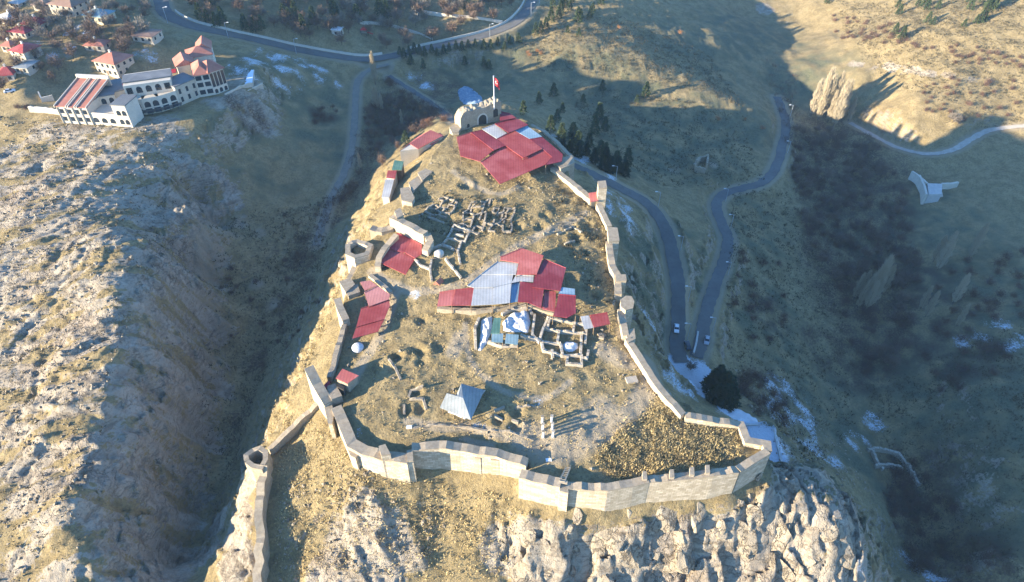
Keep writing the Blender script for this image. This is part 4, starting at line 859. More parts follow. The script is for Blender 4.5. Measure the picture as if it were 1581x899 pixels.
# buildings below the castle's north-west side
def gable_px(name, label, roofs, zg, cat='building'):
    """roofs: ([a,b ridge], [eave1 a,b], [eave2 a,b]) in image px with eave/ridge heights"""
    p0 = at(*roofs[0][1][0], zg); t = thing(name, (p0.x,p0.y,zg), label, cat)
    for (r, e1, e2, ze, zr, rm) in roofs:
        R = [at(a,b,zr) for a,b in r]; E1 = [at(a,b,ze) for a,b in e1]; E2 = [Vector((2*R[i].x-E1[i].x, 2*R[i].y-E1[i].y, ze)) for i in (0,1)] if e2 is None else [at(a,b,ze) for a,b in e2]
        for S in (E1, E2):
            q = [S[0],S[1],R[1],R[0]]; lo = [p-Vector((0,0,.15)) for p in q]; pyd('roof', q+lo, [(0,1,2,3),(7,6,5,4),(0,1,5,4),(1,2,6,5),(2,3,7,6),(3,0,4,7)], rm, t)
        c = (E1[0]+E1[1]+E2[0]+E2[1])/4; ins = lambda p: c+(p-c)*.93
        P = [ins(E1[0]),ins(E1[1]),ins(E2[1]),ins(E2[0])]; v, f = prism([V2(p) for p in P], gmin(P)-1, ze-.05)
        k = len(v); v += [tuple(ins(R[0])-Vector((0,0,.25))), tuple(ins(R[1])-Vector((0,0,.25)))]; f += [(4,7,k),(5,6,k+1)]
        pyd('wall', v, f, 'plaster_white', t)
    return t
gable_px('lodge', 'long red roofed lodge with white gables below the keep', [(c5([(345,268),(468,190)]), c5([(282,315),(400,225)]), c5([(395,300),(540,222)]), -.6, .1, 'roof_red_light'), (c5([(440,262),(520,205)]), c5([(395,308),(470,240)]), c5([(475,280),(545,225)]), -1.6, -1.0, 'roof_red_light')], -5)
def hut(name, label, px, z1, rm, wm='plaster_white', cat='cabin', group=None):
    P = [at(a,b,z1) for a,b in px]; c = sum(P, Vector())/len(P); t = thing(name, (c.x,c.y,float(hz(c.x,c.y))), label, cat, group)
    slab('roof', px, z1, rm, t, (0,.03)); ins = [c+(p-c)*.92 for p in P]; pyd('wall', *prism([V2(p) for p in ins], gmin(P)-.8, z1-.17), wm, t); return t
hut('container_cabin', 'small dark green roofed cabin at the end of the cabin row', c5([(258,365),(312,372),(300,422),(243,420)]), -1.0, 'roof_green', 'wood', group='row of cabins on the west slope')
hut('container_cabin', 'small red roofed cabin between the green and the grey one', c5([(220,424),(272,425),(262,472),(210,466)]), -1.2, 'roof_red', group='row of cabins on the west slope')
hut('container_cabin', 'long grey roofed white cabin on the west slope', c5([(206,476),(257,475),(228,582),(184,580)]), -1.6, 'roof_grey', group='row of cabins on the west slope')
cover([(705,140),(716,134),(728,137),(745,150),(748,158),(730,163),(712,158)], 'crumpled blue and white tarpaulin heap behind the keep', 1.6, 'tarp_blue', 7, 'tarpaulin_heap', 'tarpaulin')
# weir on the far bank
t = thing('concrete_weir', G(1440,300), 'pale concrete weir with spreading wing walls across the shaded stream bed', 'weir')
zc = G(1440,300).z
block([(1432,283),(1455,284),(1454,300),(1434,300)], zc+4.0, 'concrete', 'spillway', t, drop=2); block([(1431,296),(1455,297),(1456,303),(1430,303)], zc+1.0, 'plaster_white', 'apron', t, drop=2)
for L in ([(1409,264),(1420,272),(1432,283)], [(1455,283),(1468,283),(1480,281)], [(1420,270),(1428,288),(1431,300)]):
    a, c = wall_mesh([tuple(at(x,y,zc+4.3)) for x,y in L], 1.1, jit=.05, seed=4); pyd('wing_wall', *a, 'plaster_white', t)
# snowy terrace and drive below the south-east corner
wall_thing('terrace_edge', [(1150,655,-23.5),(1193,655,-23.5),(1209,721,-23.5)], .5, 'thin concrete kerb around the snowy terrace', 'kerb', face='concrete', cap=None)
wall_thing('drive_edge', [(990,492,-19),(1003,515,-23),(1012,540,-28),(1026,558,-31),(1040,575,-33),(1050,582,-34),(1066,590,-34.5),(1078,604,-34)], .7, 'low retaining wall following the foot of the shaded slope to the drive', 'wall', face='concrete', cap='snow')
wall_thing('drive_edge', [(1078,512,-39),(1075,530,-38),(1071,545,-37.6)], .6, 'short concrete barrier between the two roads', 'barrier', face='concrete', cap='concrete')
foundation('ruined stone enclosure walls above the deep valley', [[(1338,697),(1352,696),(1372,699),(1385,705),(1400,722),(1412,742),(1418,752)],[(1350,722),(1372,720),(1392,726)],[(1345,700),(1352,715),(1362,728)]], 1.6, .9, 'ruin_stone', .5)
# ------------------------------------------------------------------ village
cv1 = CR(0,0); cv2 = CR(400,0)
def frame(pA, pB, z0):
    A = at(*pA, z0); B = at(*pB, z0); u = (B-A); L = u.length; u.normalize(); w = Vector((-u.y,u.x,0)); w = w if w.y > 0 else -w
    return A, u, w, L
def boxf(name, A, u, w, u0, u1, w0, w1, z0, z1, m, parent):
    P = [A+u*u0+w*w0, A+u*u1+w*w0, A+u*u1+w*w1, A+u*u0+w*w1]
    return pyd(name, *prism([V2(p) for p in P], z0, z1), m, parent)
def hip(name, A, u, w, u0, u1, w0, w1, ze, rh, m, parent, ov=.5, gable=False, along='u'):
    u0 -= ov; u1 += ov; w0 -= ov; w1 += ov
    q = lambda a, b, z: A*1 + u*a + w*b + Vector((0,0,z-A.z))
    E = [q(u0,w0,ze), q(u1,w0,ze), q(u1,w1,ze), q(u0,w1,ze)]
    if along == 'u': k = 0 if gable else min((w1-w0)/2, (u1-u0)*.45); R = [q(u0+k,(w0+w1)/2,ze+rh), q(u1-k,(w0+w1)/2,ze+rh)]; F = [(0,1,5,4),(1,2,5),(2,3,4,5),(3,0,4)]
    else: k = 0 if gable else min((u1-u0)/2, (w1-w0)*.45); R = [q((u0+u1)/2,w0+k,ze+rh), q((u0+u1)/2,w1-k,ze+rh)]; F = [(0,1,4),(1,2,5,4),(2,3,5),(3,0,4,5)]
    lo = [e-Vector((0,0,.2)) for e in E]
    o = pyd(name, E+R+lo, F+[(9,8,7,6)]+[(i,(i+1)%4,6+(i+1)%4,6+i) for i in range(4)], m, parent)
    return o, R
def window(A, u, w, s, z, wd, h, parent, arch=False, m='dark_glass', side=0, Lw=0, name='window'):
    """side 0: front face; 1: left end; 2: right end (s measured along the depth)"""
    if side == 0: c = A+u*s; uu, nn = u, -w
    elif side == 1: c = A+w*s; uu, nn = -w, -u
    else: c = A+u*Lw+w*s; uu, nn = w, u
    c = Vector((c.x,c.y,z))
    if arch: return arch_panel(name, c, uu, nn, wd, h, m, parent, .05)
    P = [c-uu*wd/2, c+uu*wd/2, c+uu*wd/2+Vector((0,0,h)), c-uu*wd/2+Vector((0,0,h))]; q = [p+nn*.05 for p in P]; lo = [p-nn*.1 for p in P]
    o = pyd(name, q+lo, [(0,1,2,3),(7,6,5,4)]+[(i,(i+1)%4,4+(i+1)%4,4+i) for i in range(4)], m, parent)
    sl = [c-uu*(wd/2+.1)-Vector((0,0,.12)), c+uu*(wd/2+.1)-Vector((0,0,.12))]
    pyd('sill', *bar(sl[0]+nn*.08, sl[1]+nn*.08, .09, 4), 'plaster_white', o); return o
def house(label, pA, pB, depth, wh, rh, wm, rm, gable=False, along='u', nwin=3, storeys=1, name='house', chimney=True, dz=0):
    g = G((pA[0]+pB[0])/2, (pA[1]+pB[1])/2); z0 = g.z+dz
    A, u, w, L = frame(pA, pB, z0); t = thing(name, (A.x,A.y,z0), label, 'house', 'village houses')
    boxf('wall', A, u, w, 0, L, 0, depth, z0-3, z0+wh, wm, t)
    r, R = hip('roof', A, u, w, 0, L, 0, depth, z0+wh, rh, rm, t, .6, gable, along)
    if chimney: p = R[0].lerp(R[1], .3); pyd('chimney', *boxv(p, u, .4, w, .4, p.z-.8, p.z+1.0), 'plaster_white', r)
    for st in range(storeys):
        zz = z0+.9+st*3
        for k in range(nwin): window(A, u, w, L*(k+.5)/nwin, zz, 1.3, 1.5, t, Lw=L)
        for k in range(max(1, nwin-1)): window(A, u, w, depth*(k+.5)/max(1,nwin-1), zz, 1.2, 1.4, t, side=1, Lw=L); window(A, u, w, depth*(k+.5)/max(1,nwin-1), zz, 1.2, 1.4, t, side=2, Lw=L)
    window(A, u, w, L*.5, z0, 1.1, 2.2, t, m='wood', name='door', Lw=L) if nwin % 2 == 0 else None
    return t
def vh(p): return cv1([p])[0]
house('dark maroon roofed yellow house with a long snowy yard', vh((140,178)), vh((235,190)), 9, 3.6, 2.2, 'plaster_cream', 'roof_maroon', nwin=2)
house('big brown tiled house at the top of the village', vh((305,85)), vh((440,105)), 11, 5.5, 2.6, 'plaster_cream', 'roof_brown', nwin=4, storeys=2)
house('cream house with a blue-grey hipped metal roof', vh((492,125)), vh((600,140)), 9, 3.4, 2.2, 'plaster_yellow', 'roof_teal', nwin=3)
house('two storey house with a red hipped roof west of the hotel', vh((85,355)), vh((165,372)), 9, 5.4, 2.0, 'plaster_cream', 'roof_red', nwin=2, storeys=2)
house('low bright red roofed house beside a grey flat annex', vh((0,478)), vh((90,470)), 9, 3.2, 2.2, 'plaster_white', 'roof_red', nwin=2)
house('detached villa with a red hipped roof and dark glazed sides behind the hotel', vh((570,425)), vh((690,448)), 11, 6.2, 2.8, 'plaster_cream', 'roof_tile', nwin=4, storeys=2)
house('small red tiled cottage north of the villa', vh((500,298)), vh((610,300)), 7, 3, 1.8, 'plaster_cream', 'roof_tile', nwin=2)
house('partly built flat house by the road bend', vh((775,245)), vh((890,252)), 9, 3.2, .4, 'plaster_cream', 'roof_brown', nwin=3, chimney=False)
house('house with a pale snowy roof on the far side of the village', vh((0,130)), vh((60,150)), 8, 3.2, 1.6, 'plaster_cream', 'roof_grey', nwin=2)
house('tall yellow house above the brown tiled one', vh((420,50)), vh((500,45)), 9, 7, 1.6, 'plaster_yellow', 'roof_brown', nwin=3, storeys=2)
house('low shed with a pale roof among the village trees', vh((60,45)), vh((120,52)), 6, 2.6, 1.0, 'plaster_cream', 'roof_grey', nwin=2, chimney=False)
house('small red roofed cottage at the western edge of the village', vh((20,300)), vh((75,305)), 6, 3, 1.6, 'plaster_cream', 'roof_tile', nwin=2)
house('brown roofed barn among the upper village trees', vh((200,60)), vh((270,70)), 7, 3, 1.8, 'plaster_cream', 'roof_brown', nwin=2, chimney=False)
house('long maroon roofed house on the village slope', vh((60,215)), vh((160,228)), 7, 3, 1.6, 'plaster_cream', 'roof_maroon', nwin=3)
house('flat grey annex next to the low red roofed house', vh((95,425)), vh((170,430)), 8, 3, .3, 'plaster_cream', 'roof_slate', nwin=2, chimney=False)
# the hotel on the hill edge
Z0 = 1.0
hot = thing('hotel', at(*vh((560,700)), Z0), 'sprawling cream hotel with arcades, red roofs and glazed corner on the hill edge', 'hotel')
def hb(pA, pB, depth, h, wm='plaster_white', z0=Z0, drop=5):
    A, u, w, L = frame(vh(pA), vh(pB), z0); boxf('wing', A, u, w, 0, L, 0, depth, z0-drop, z0+h, wm, hot); return A, u, w, L
# west wing: shed roof with white parapet ribs
A, u, w, L = hb((370,712), (545,722), 19, 8.0)
q = lambda s, d, z: A+u*s+w*d+Vector((0,0,z))
v = [q(-.5,-.6,8.0),q(L+.5,-.6,8.0),q(L+.5,18.5,11.5),q(-.5,18.5,11.5)]; rf = pyd('roof', v+[p-Vector((0,0,.25)) for p in v], [(0,1,2,3),(7,6,5,4)]+[(i,(i+1)%4,4+(i+1)%4,4+i) for i in range(4)], 'roof_tile', hot)
for s in (-.2, L*.36, L*.43, L*.64, L*.71, L+.2):
    P = [q(s-.14,-.8,0),q(s+.14,-.8,0),q(s+.14,19,0),q(s-.14,19,0)]
    pyd('parapet', *prism([V2(p) for p in P], [Z0+7.4,Z0+7.4,Z0+11,Z0+11], [Z0+8.35,Z0+8.35,Z0+11.95,Z0+11.95]), 'plaster_white', rf)
boxf('parapet', A, u, w, -.6, L+.6, 18.4, 19.2, Z0+7, Z0+13, 'plaster_white', hot)
for k in range(4):
    for zz, ar in ((1.2,False),(4.6,False)): window(A, u, w, L*(k+.5)/4, Z0+zz, 1.7, 1.9, hot, ar)
for k in range(5): boxf('pilaster', A, u, w, L*k/4-.25 if k else 0.02, L*k/4+.25 if k < 4 else L-.02, -.35, -.003, Z0-4, Z0+7.2, 'plaster_cream', hot)
# arcade below the court
A, u, w, L = hb((546,721), (690,732), 9, 4.6)
for k in range(3): window(A, u, w, L*(k+.5)/3, Z0+1.2, 2.4, 2.2, hot, True)
boxf('terrace_rail', A, u, w, 0, L, 0, .3, Z0+4.6, Z0+5.5, 'plaster_white', hot)
# small square tower
A, u, w, L = hb((692,733), (770,738), 9, 9.6); boxf('roof', A, u, w, -.3, L+.3, -.3, 9.3, Z0+9.6, Z0+10, 'roof_dark', hot)
for zz in (1.2, 5.2): window(A, u, w, L*.35, Z0+zz, 1.8, 2.2, hot, True); window(A, u, w, L*.75, Z0+zz, 1.8, 2.2, hot, True)
# court block with slate roof
A, u, w, L = hb((566,672), (700,652), 12, 8.2); boxf('roof', A, u, w, -.4, L+.4, -.4, 12.4, Z0+8.2, Z0+8.6, 'roof_dark', hot)
for k in range(3):
    window(A, u, w, L*(k+.5)/3, Z0+4.8, 1.8, 2.4, hot, True); window(A, u, w, L*(k+.5)/3, Z0+1.0, 1.6, 2.2, hot)
A, u, w, L = hb((690,640), (770,620), 12, 8.2); boxf('roof', A, u, w, -.4, L+.4, -.4, 12.4, Z0+8.2, Z0+8.62, 'roof_dark', hot)
# curved arcade, two storeys: three facets each
fac = [((785,668),(850,664)),((850,664),(945,646)),((945,646),(1045,612))]
for pa, pb in fac:
    A, u, w, L = hb(pa, pb, 6, 6.2); n = max(1, round(L/4.2)); boxf('terrace_rail', A, u, w, 0, L, 0, .3, Z0+6.2, Z0+7.0, 'plaster_white', hot)
    for k in range(n): window(A, u, w, L*(k+.5)/n, Z0+3.1, 2.4, 2.5, hot, True); window(A, u, w, L*(k+.5)/n, Z0+.3, 2.6, 2.2, hot)
A, u, w, L = hb((768,645), (1035,605), 10, 11.4); A = A+w*3; boxf('wing', A, u, w, 0, L, .2, 9, Z0+6, Z0+11.6, 'plaster_white', hot); boxf('roof', A, u, w, -.4, L+.4, -.4, 7.5, Z0+11.6, Z0+12.0, 'roof_dark', hot)
for k in range(5): window(A-w*2.95, u, w, L*(k+.5)/5, Z0+7.6, 2.3, 2.8, hot, k not in (0,4))
# pool terrace and retaining wall in front
pt = [at(*vh(p), Z0-.6) for p in ((775,690),(870,688),(1015,652),(1105,612),(1060,600),(950,640),(860,660),(785,668))]
pyd('terrace', *prism([V2(p) for p in pt], Z0-6, Z0-.4), 'plaster_white', hot)
for p in ((835,672),(885,668),(940,657),(990,645),(1035,630)):
    c = at(*vh(p), Z0); pyd('terrace_canopy', *boxv(c, (1,.25), 1.7, (-.25,1), 1.3, Z0+2.0, Z0+2.2), 'dark_glass', hot); pyd('canopy_post', *bar((c.x,c.y,Z0-.5),(c.x,c.y,Z0+2),.1), 'dark_metal', hot)
# eastern wings
A, u, w, L = hb((1045,612), (1165,560), 9, 8.5, 'plaster_cream'); boxf('roof', A, u, w, -.3, L+.3, -.3, 9.3, Z0+8.5, Z0+8.9, 'roof_dark', hot)
for k in range(3):
    for zz in (1.2,4.8): window(A, u, w, L*(k+.5)/3, Z0+zz, 1.1, 2.2, hot)
A, u, w, L = hb((1160,562), (1245,548), 13, 10); r, R = hip('roof', A, u, w, 0, L, 0, 13, Z0+10, 2.8, 'roof_tile', hot, .6, False, 'w')
for k in range(2):
    for zz in (1.0,4.4,7.4): window(A, u, w, L*(k+.5)/2, Z0+zz, 2.4, 2.0, hot)
A, u, w, L = hb((1245,548), (1325,520), 11, 10.5); r, R = hip('roof', A, u, w, 0, L, 0, 11, Z0+10.5, 3, 'roof_tile', hot, .7)
for k in range(4): window(A, u, w, L*(k+.5)/4, Z0+3.4, L/4-.35, 6.2, hot)
for k in range(3): window(A, u, w, 11*(k+.5)/3, Z0+3.4, 3.0, 6.2, hot, side=2, Lw=L); window(A, u, w, L*(k+.5)/3, Z0+.4, 1.4, 2.0, hot, True)
A, u, w, L = hb((1060,500), (1160,480), 9, 9.5); r, R = hip('roof', A, u, w, 0, L, 0, 9, Z0+9.5, 2.4, 'roof_tile', hot, .6, True, 'w')
A, u, w, L = hb((1130,450), (1260,425), 10, 9.5); r, R = hip('roof', A, u, w, 0, L, 0, 10, Z0+9.5, 2.8, 'roof_tile', hot, .6)
A, u, w, L = hb((1170,405), (1250,395), 9, 9.5); r, R = hip('roof', A, u, w, 0, L, 0, 9, Z0+9.5, 3.2, 'roof_tile', hot, .6, True, 'w')
# red awnings over the back terrace
for k in range(9):
    f0, f1 = k/9, (k+1)/9-.012
    a0, a1 = [Vector((*vh((705+(1020-705)*f, 488-92*f**.7)), 0)) for f in (f0, f1)]; b0, b1 = [Vector((*vh((722+(1022-722)*f, 506-88*f**.7)), 0)) for f in (f0, f1)]
    P = [at(a0.x,a0.y,Z0+9.5), at(a1.x,a1.y,Z0+9.5), at(b1.x,b1.y,Z0+8.9), at(b0.x,b0.y,Z0+8.9)]
    pyd('awning', P+[p-Vector((0,0,.12)) for p in P], [(0,1,2,3),(7,6,5,4)]+[(i,(i+1)%4,4+(i+1)%4,4+i) for i in range(4)], 'red_cloth', hot)
    pyd('awning_post', *bar(P[3]-Vector((0,0,.1)), (P[3].x,P[3].y,Z0-1), .1, 4), 'dark_metal', hot)
tp = [at(*vh(p), Z0-.2) for p in ((1300,548),(1385,505),(1462,475),(1470,400),(1345,395),(1330,500))]
te = thing('snow_terrace', tp[0], 'snow covered paved terrace at the east end of the hotel', 'terrace'); pyd('paving', *prism([V2(p) for p in tp], Z0-6, Z0-.5), 'plaster_cream', te); cc = sum(tp, Vector())/6; pyd('snow_cover', *prism([V2(cc+(p-cc)*.95) for p in tp], Z0-.5, Z0-.3), 'snow', te)
wall_thing('terrace_parapet', [(*vh((1300,545)),Z0+.4),(*vh((1390,498)),Z0+.4),(*vh((1455,478)),Z0+.2)], .6, 'cream parapet in front of the snow covered hotel terrace', 'wall', face='plaster_cream', cap='plaster_white')
wall_thing('terrace_parapet', [(*vh((1420,530)),Z0-2),(*vh((1515,485)),Z0-2)], .6, 'outlying cream parapet east of the hotel terrace', 'wall', face='plaster_cream', cap='plaster_white')
wall_thing('garden_parapet', [(*vh((160,617)),Z0+2.2),(*vh((250,622)),Z0+2.3),(*vh((335,634)),Z0+2.4)], .5, 'bright cream garden wall running west from the hotel', 'wall', face='plaster_cream', cap='plaster_white')
wall_thing('garden_parapet', [(*vh((220,530)),Z0+2.6),(*vh((235,565)),Z0+2.4),(*vh((300,550)),Z0+2.6)], .5, 'low white yard wall behind the hotel garden', 'wall', face='plaster_white', cap=None)
# park kiosk, playground
A, u, w, L = frame((513,55), (526,56), G(520,56).z); t = thing('park_kiosk', A, 'small white kiosk with a white flat roof in the park', 'kiosk')
boxf('wall', A, u, w, 0, L, 0, 4.5, A.z-1.5, A.z+3.2, 'plaster_white', t); boxf('roof', A, u, w, -.4, L+.4, -.4, 4.9, A.z+3.2, A.z+3.5, 'white_paint', t); window(A, u, w, L*.5, A.z+.8, 1.6, 1.4, t); window(A, u, w, 2.2, A.z, 1.2, 2.2, t, side=2, Lw=L, m='dark_glass', name='door')
g = G(563,54); t = thing('playground_frame', g, 'colourful climbing frame with slides in the park', 'playground')
for dx in (-1.5,1.5):
    for dy in (-1.5,1.5): pyd('post', *bar((g.x+dx,g.y+dy,g.z-.5),(g.x+dx,g.y+dy,g.z+3),.12), 'dark_metal', t)
pyd('deck', *boxv(g, (1,0), 1.7, (0,1), 1.7, g.z+1.4, g.z+1.55), 'timber_pale', t)
v = [(g.x-1.9,g.y-1.9,g.z+3),(g.x+1.9,g.y-1.9,g.z+3),(g.x+1.9,g.y+1.9,g.z+3),(g.x-1.9,g.y+1.9,g.z+3),(g.x,g.y,g.z+4.4)]; pyd('roof', v, [(0,1,4),(1,2,4),(2,3,4),(3,0,4),(3,2,1,0)], 'red_cloth', t)
for s, m_ in ((1,'red_cloth'),(-1,'roof_green')):
    P = [(g.x+s*1.6,g.y-.5,g.z+1.5),(g.x+s*5,g.y-.5,g.z+.2),(g.x+s*5,g.y+.5,g.z+.2),(g.x+s*1.6,g.y+.5,g.z+1.5)]; pyd('slide', P+[(a,b,c-.12) for a,b,c in P], [(0,1,2,3),(7,6,5,4)]+[(i,(i+1)%4,4+(i+1)%4,4+i) for i in range(4)], m_, t)

# ------------------------------------------------------------------ vehicles
def car(p, rz, label, paint, group='parked cars'):
    t = thing('car', p, label, 'car', group); c, s = math.cos(rz), math.sin(rz)
    T = lambda L: [(p.x+x*c-y*s, p.y+x*s+y*c, p.z+z) for x,y,z in L]
    prof = [(-2.2,.35),(-2.25,.75),(-1.9,.95),(-1.1,1.0),(1.1,.98),(2.0,.85),(2.25,.6),(2.2,.35)]
    def ext(prof, hw, inset=0):
        n = len(prof); v = [(x,-hw,z) for x,z in prof]+[(x,hw,z) for x,z in prof]; return T(v), [tuple(range(n))[::-1], tuple(range(n,2*n))]+[(i,(i+1)%n,n+(i+1)%n,n+i) for i in range(n)]
    pyd('body', *ext(prof, .88), paint, t)
    v = T([(-1.7,-.82,.97),(1.0,-.82,.97),(1.0,.82,.97),(-1.7,.82,.97),(-1.3,-.66,1.46),(.3,-.66,1.46),(.3,.66,1.46),(-1.3,.66,1.46)])
    cb = pyd('cabin', v, [(0,1,5,4),(1,2,6,5),(2,3,7,6),(3,0,4,7),(4,5,6,7)], 'dark_glass', t)
    pyd('roof', T([(-1.25,-.64,1.45),(.28,-.64,1.45),(.28,.64,1.45),(-1.25,.64,1.45),(-1.2,-.6,1.52),(.2,-.6,1.52),(.2,.6,1.52),(-1.2,.6,1.52)]), [(0,1,5,4),(1,2,6,5),(2,3,7,6),(3,0,4,7),(4,5,6,7)], paint, cb)
    for x in (-1.4,1.4):
        for y in (-.9,.9): a = T([(x,y-.1,.34),(x,y+.1,.34)]); pyd('wheel', *bar(a[0], a[1], .34, 10), 'shade_void', t)
    for y in (-.6,.6): a = T([(2.2,y,.68),(2.28,y,.68)]); pyd('headlight', *bar(a[0], a[1], .13, 6), 'white_paint', t)
def road_pt(k, px, py):
    P = ROADW[k][0]; g = G(px, py); i = int(np.argmin(np.hypot(P[:,0]-g.x, P[:,1]-g.y))); d = P[min(i+1,len(P)-1)]-P[max(i-1,0)]
    return Vector((g.x, g.y, P[i][2]+.24)), math.atan2(d[1], d[0])
plain('car_white', (.72,.73,.74), (.78,.78,.78), .5, rough=.3, bumps=0, spec=.5); plain('car_dark', (.03,.035,.05), (.05,.055,.07), .5, rough=.3, bumps=0, spec=.5); plain('car_silver', (.35,.37,.39), (.42,.43,.45), .5, rough=.3, bumps=0, spec=.5)
p, a = road_pt('west_branch', 1044, 510); car(p, a, 'white car driving on the shaded west road', 'car_white')
p, a = road_pt('east_branch', 1092, 528); car(G(1091,528)+Vector((0,0,.1)), a, 'silver car at the edge of the snowy east road', 'car_silver')
g = G(1061,536); car(Vector((g.x,g.y,max(g.z,-38.4)+.06)), 1.6, 'dark car parked between the two roads at the junction', 'car_dark')
for x, y, rz, lab, pm in ((106,56,.3,'pale car parked on the snowy village lane','car_silver'),(110,77,.2,'white car parked north of the hotel yard','car_white'),(16,143,.5,'white car on the track west of the hotel','car_white'),(135,52,1.2,'white van-like car by the village bend','car_white')):
    car(G(x,y,.05), rz, lab, pm)
# street lamps
def lamp(p, label, h=8, group='street lamps', toward=1):
    t = thing('street_lamp', p, label, 'lamp', group); pyd('pole', *bar(p-Vector((0,0,.5)), p+Vector((0,0,h)), .11, 6), 'steel', t)
    pyd('arm', *bar(p+Vector((0,0,h-.1)), p+Vector((1.6*toward,0,h+.3)), .08, 5), 'steel', t); pyd('lamp_head', *boxv(p+Vector((1.8*toward,0,0)), (1,0), .45, (0,1), .18, p.z+h+.15, p.z+h+.4), 'white_paint', t)
for k, off, idx in (('west_branch',3.6,(14,26,38,50,60)),('east_branch',3.4,(6,18,52,66,84,100))):
    P = ROADW[k][0]; O = offset_line(P, off)
    for i in idx:
        if i < len(O): lamp(Vector(O[i]), 'grey street lamp beside the west road below the castle' if k == 'west_branch' else 'grey street lamp beside the winding east road', 7, 'street lamps on the west road' if k == 'west_branch' else 'street lamps on the east road', -1)
O = offset_line(TR, -5.2)
for i in (8,20,34,48,96,110,118): lamp(Vector(O[i]), 'grey street lamp along the curving town road', 8, 'street lamps on the town road')
# ------------------------------------------------------------------ vegetation
def tri_mesh(name, V, m):
    V = np.asarray(V, np.float32).reshape(-1, 3); n = len(V)//3; me = bpy.data.meshes.new(name)
    me.vertices.add(len(V)); me.vertices.foreach_set('co', V.ravel()); me.loops.add(len(V)); me.loops.foreach_set('vertex_index', np.arange(len(V), dtype=np.int32))
    me.polygons.add(n); me.polygons.foreach_set('loop_start', np.arange(n, dtype=np.int32)*3); me.update(calc_edges=True); me.materials.append(M[m]); return me
def blades(P, D, L, wd, rng):
    """slim triangles from points P along D"""
    D = D/np.linalg.norm(D, axis=1, keepdims=True); S = np.cross(D, rng.normal(size=D.shape)); S /= np.linalg.norm(S, axis=1, keepdims=True)+1e-9
    return np.stack([P-S*wd[:,None], P+S*wd[:,None], P+D*L[:,None]], 1)
def trunk_mesh(name, h, r, m='bark', lean=0):
    v, f = bar((0,0,-.6), (lean,0,h), r, 6); v = [((x if z < h-.1 else lean+(x-lean)*.25), (y if z < h-.1 else y*.25), z) for x,y,z in v]
    me = bpy.data.meshes.new(name); me.from_pydata(v, [], f); me.update(); me.materials.append(M[m]); return me
def conifer_mesh(seed, h=7, r=2.0, n=900, m='needles'):
    rng = np.random.default_rng(seed); q = rng.uniform(.06, 1, n)**.85; tier = np.floor(q*11)/11+rng.uniform(0,.06,n); z = h*np.clip(tier, .05, .985)
    th = rng.uniform(0, 2*math.pi, n); lob = 1+.28*np.sin(th*3+seed+tier*17); R = r*(1-z/h)**.85*lob*np.sqrt(rng.uniform(.12, 1, n))
    P = np.stack([R*np.cos(th), R*np.sin(th), z], 1); D = np.stack([np.cos(th), np.sin(th), rng.uniform(-.5,.25,n)], 1)
    return tri_mesh('crown', blades(P, D, rng.uniform(.35,.8,n)*h/7, rng.uniform(.12,.26,n)*h/7, rng), m)
def poplar_mesh(seed, h=17, r=1.6, n=2200, m='poplar_twig'):
    rng = np.random.default_rng(seed); z = h*rng.uniform(.08, .97, n)**.95; t = z/h; prof = np.sin(np.clip(t,0,1)**.75*math.pi)**.65*r*(1+.25*np.sin(z*1.3+seed))
    th = rng.uniform(0, 2*math.pi, n); R = prof*np.sqrt(rng.uniform(.02,1,n)); P = np.stack([R*np.cos(th), R*np.sin(th), z], 1)
    D = np.stack([.16*np.cos(th), .16*np.sin(th), np.ones(n)], 1)+rng.normal(size=(n,3))*.07
    return tri_mesh('crown', blades(P, D, rng.uniform(.9,2.4,n), rng.uniform(.035,.075,n), rng), m)
def bare_mesh(seed, h=6, r=3, n=850, m='twig_brown', z0=.25, shrub=False):
    rng = np.random.default_rng(seed); K = 9 if shrub else 12
    dirs = rng.normal(size=(K,3)); dirs[:,2] = np.abs(dirs[:,2])*.9+.35; dirs /= np.linalg.norm(dirs, axis=1, keepdims=True)
    k = rng.integers(0, K, n); t = rng.uniform(.18, 1, n)**.7; base = np.array((0,0,h*z0)); ext = np.array((r, r, h*(1-z0)))
    P = base+dirs[k]*t[:,None]*ext*rng.uniform(.75,1.05,K)[k][:,None]+rng.normal(size=(n,3))*(.09+.16*t[:,None])*r
    P[:,2] = np.maximum(P[:,2], .05); D = dirs[k]+rng.normal(size=(n,3))*.55+np.array((0,0,.35))
    tw = blades(P, D, rng.uniform(.5,1.3,n)*h/6, rng.uniform(.05,.12,n)*h/6, rng)
    br = blades(np.repeat(base[None],K,0), dirs*ext, np.linalg.norm(dirs*ext,axis=1)*.9, np.full(K,.09*h/6), rng)
    br2 = blades(np.repeat(base[None],K,0), dirs*ext, np.linalg.norm(dirs*ext,axis=1)*.9, np.full(K,.09*h/6), rng)
    return tri_mesh('crown', np.concatenate([tw,br,br2]), m)
TREES = {}
def proto(key, crown, trunk, crown_name='crown'): TREES[key] = (crown, trunk, crown_name)
for i in range(4): proto(('conifer',i), conifer_mesh(i, 7, 2.0+.25*(i%2)), trunk_mesh('trunk', 5, .16))
for i in range(2): proto(('dark',i), conifer_mesh(20+i, 12, 3.6, 2200, 'needles_dark'), trunk_mesh('trunk', 9, .3))
for i in range(4): proto(('poplar',i), poplar_mesh(30+i, 16+i, 1.4+.2*i), trunk_mesh('trunk', 12, .22))
for i in range(4): proto(('bare',i), bare_mesh(40+i, 6, 2.8), trunk_mesh('trunk', 3.2, .17))
for i in range(3): proto(('grey',i), bare_mesh(50+i, 7, 3.0, 900, 'twig_grey'), trunk_mesh('trunk', 3.6, .18))
for i in range(3): proto(('red',i), bare_mesh(60+i, 3.6, 2.6, 800, 'twig_red', .06, True), trunk_mesh('trunk', 1.6, .1))
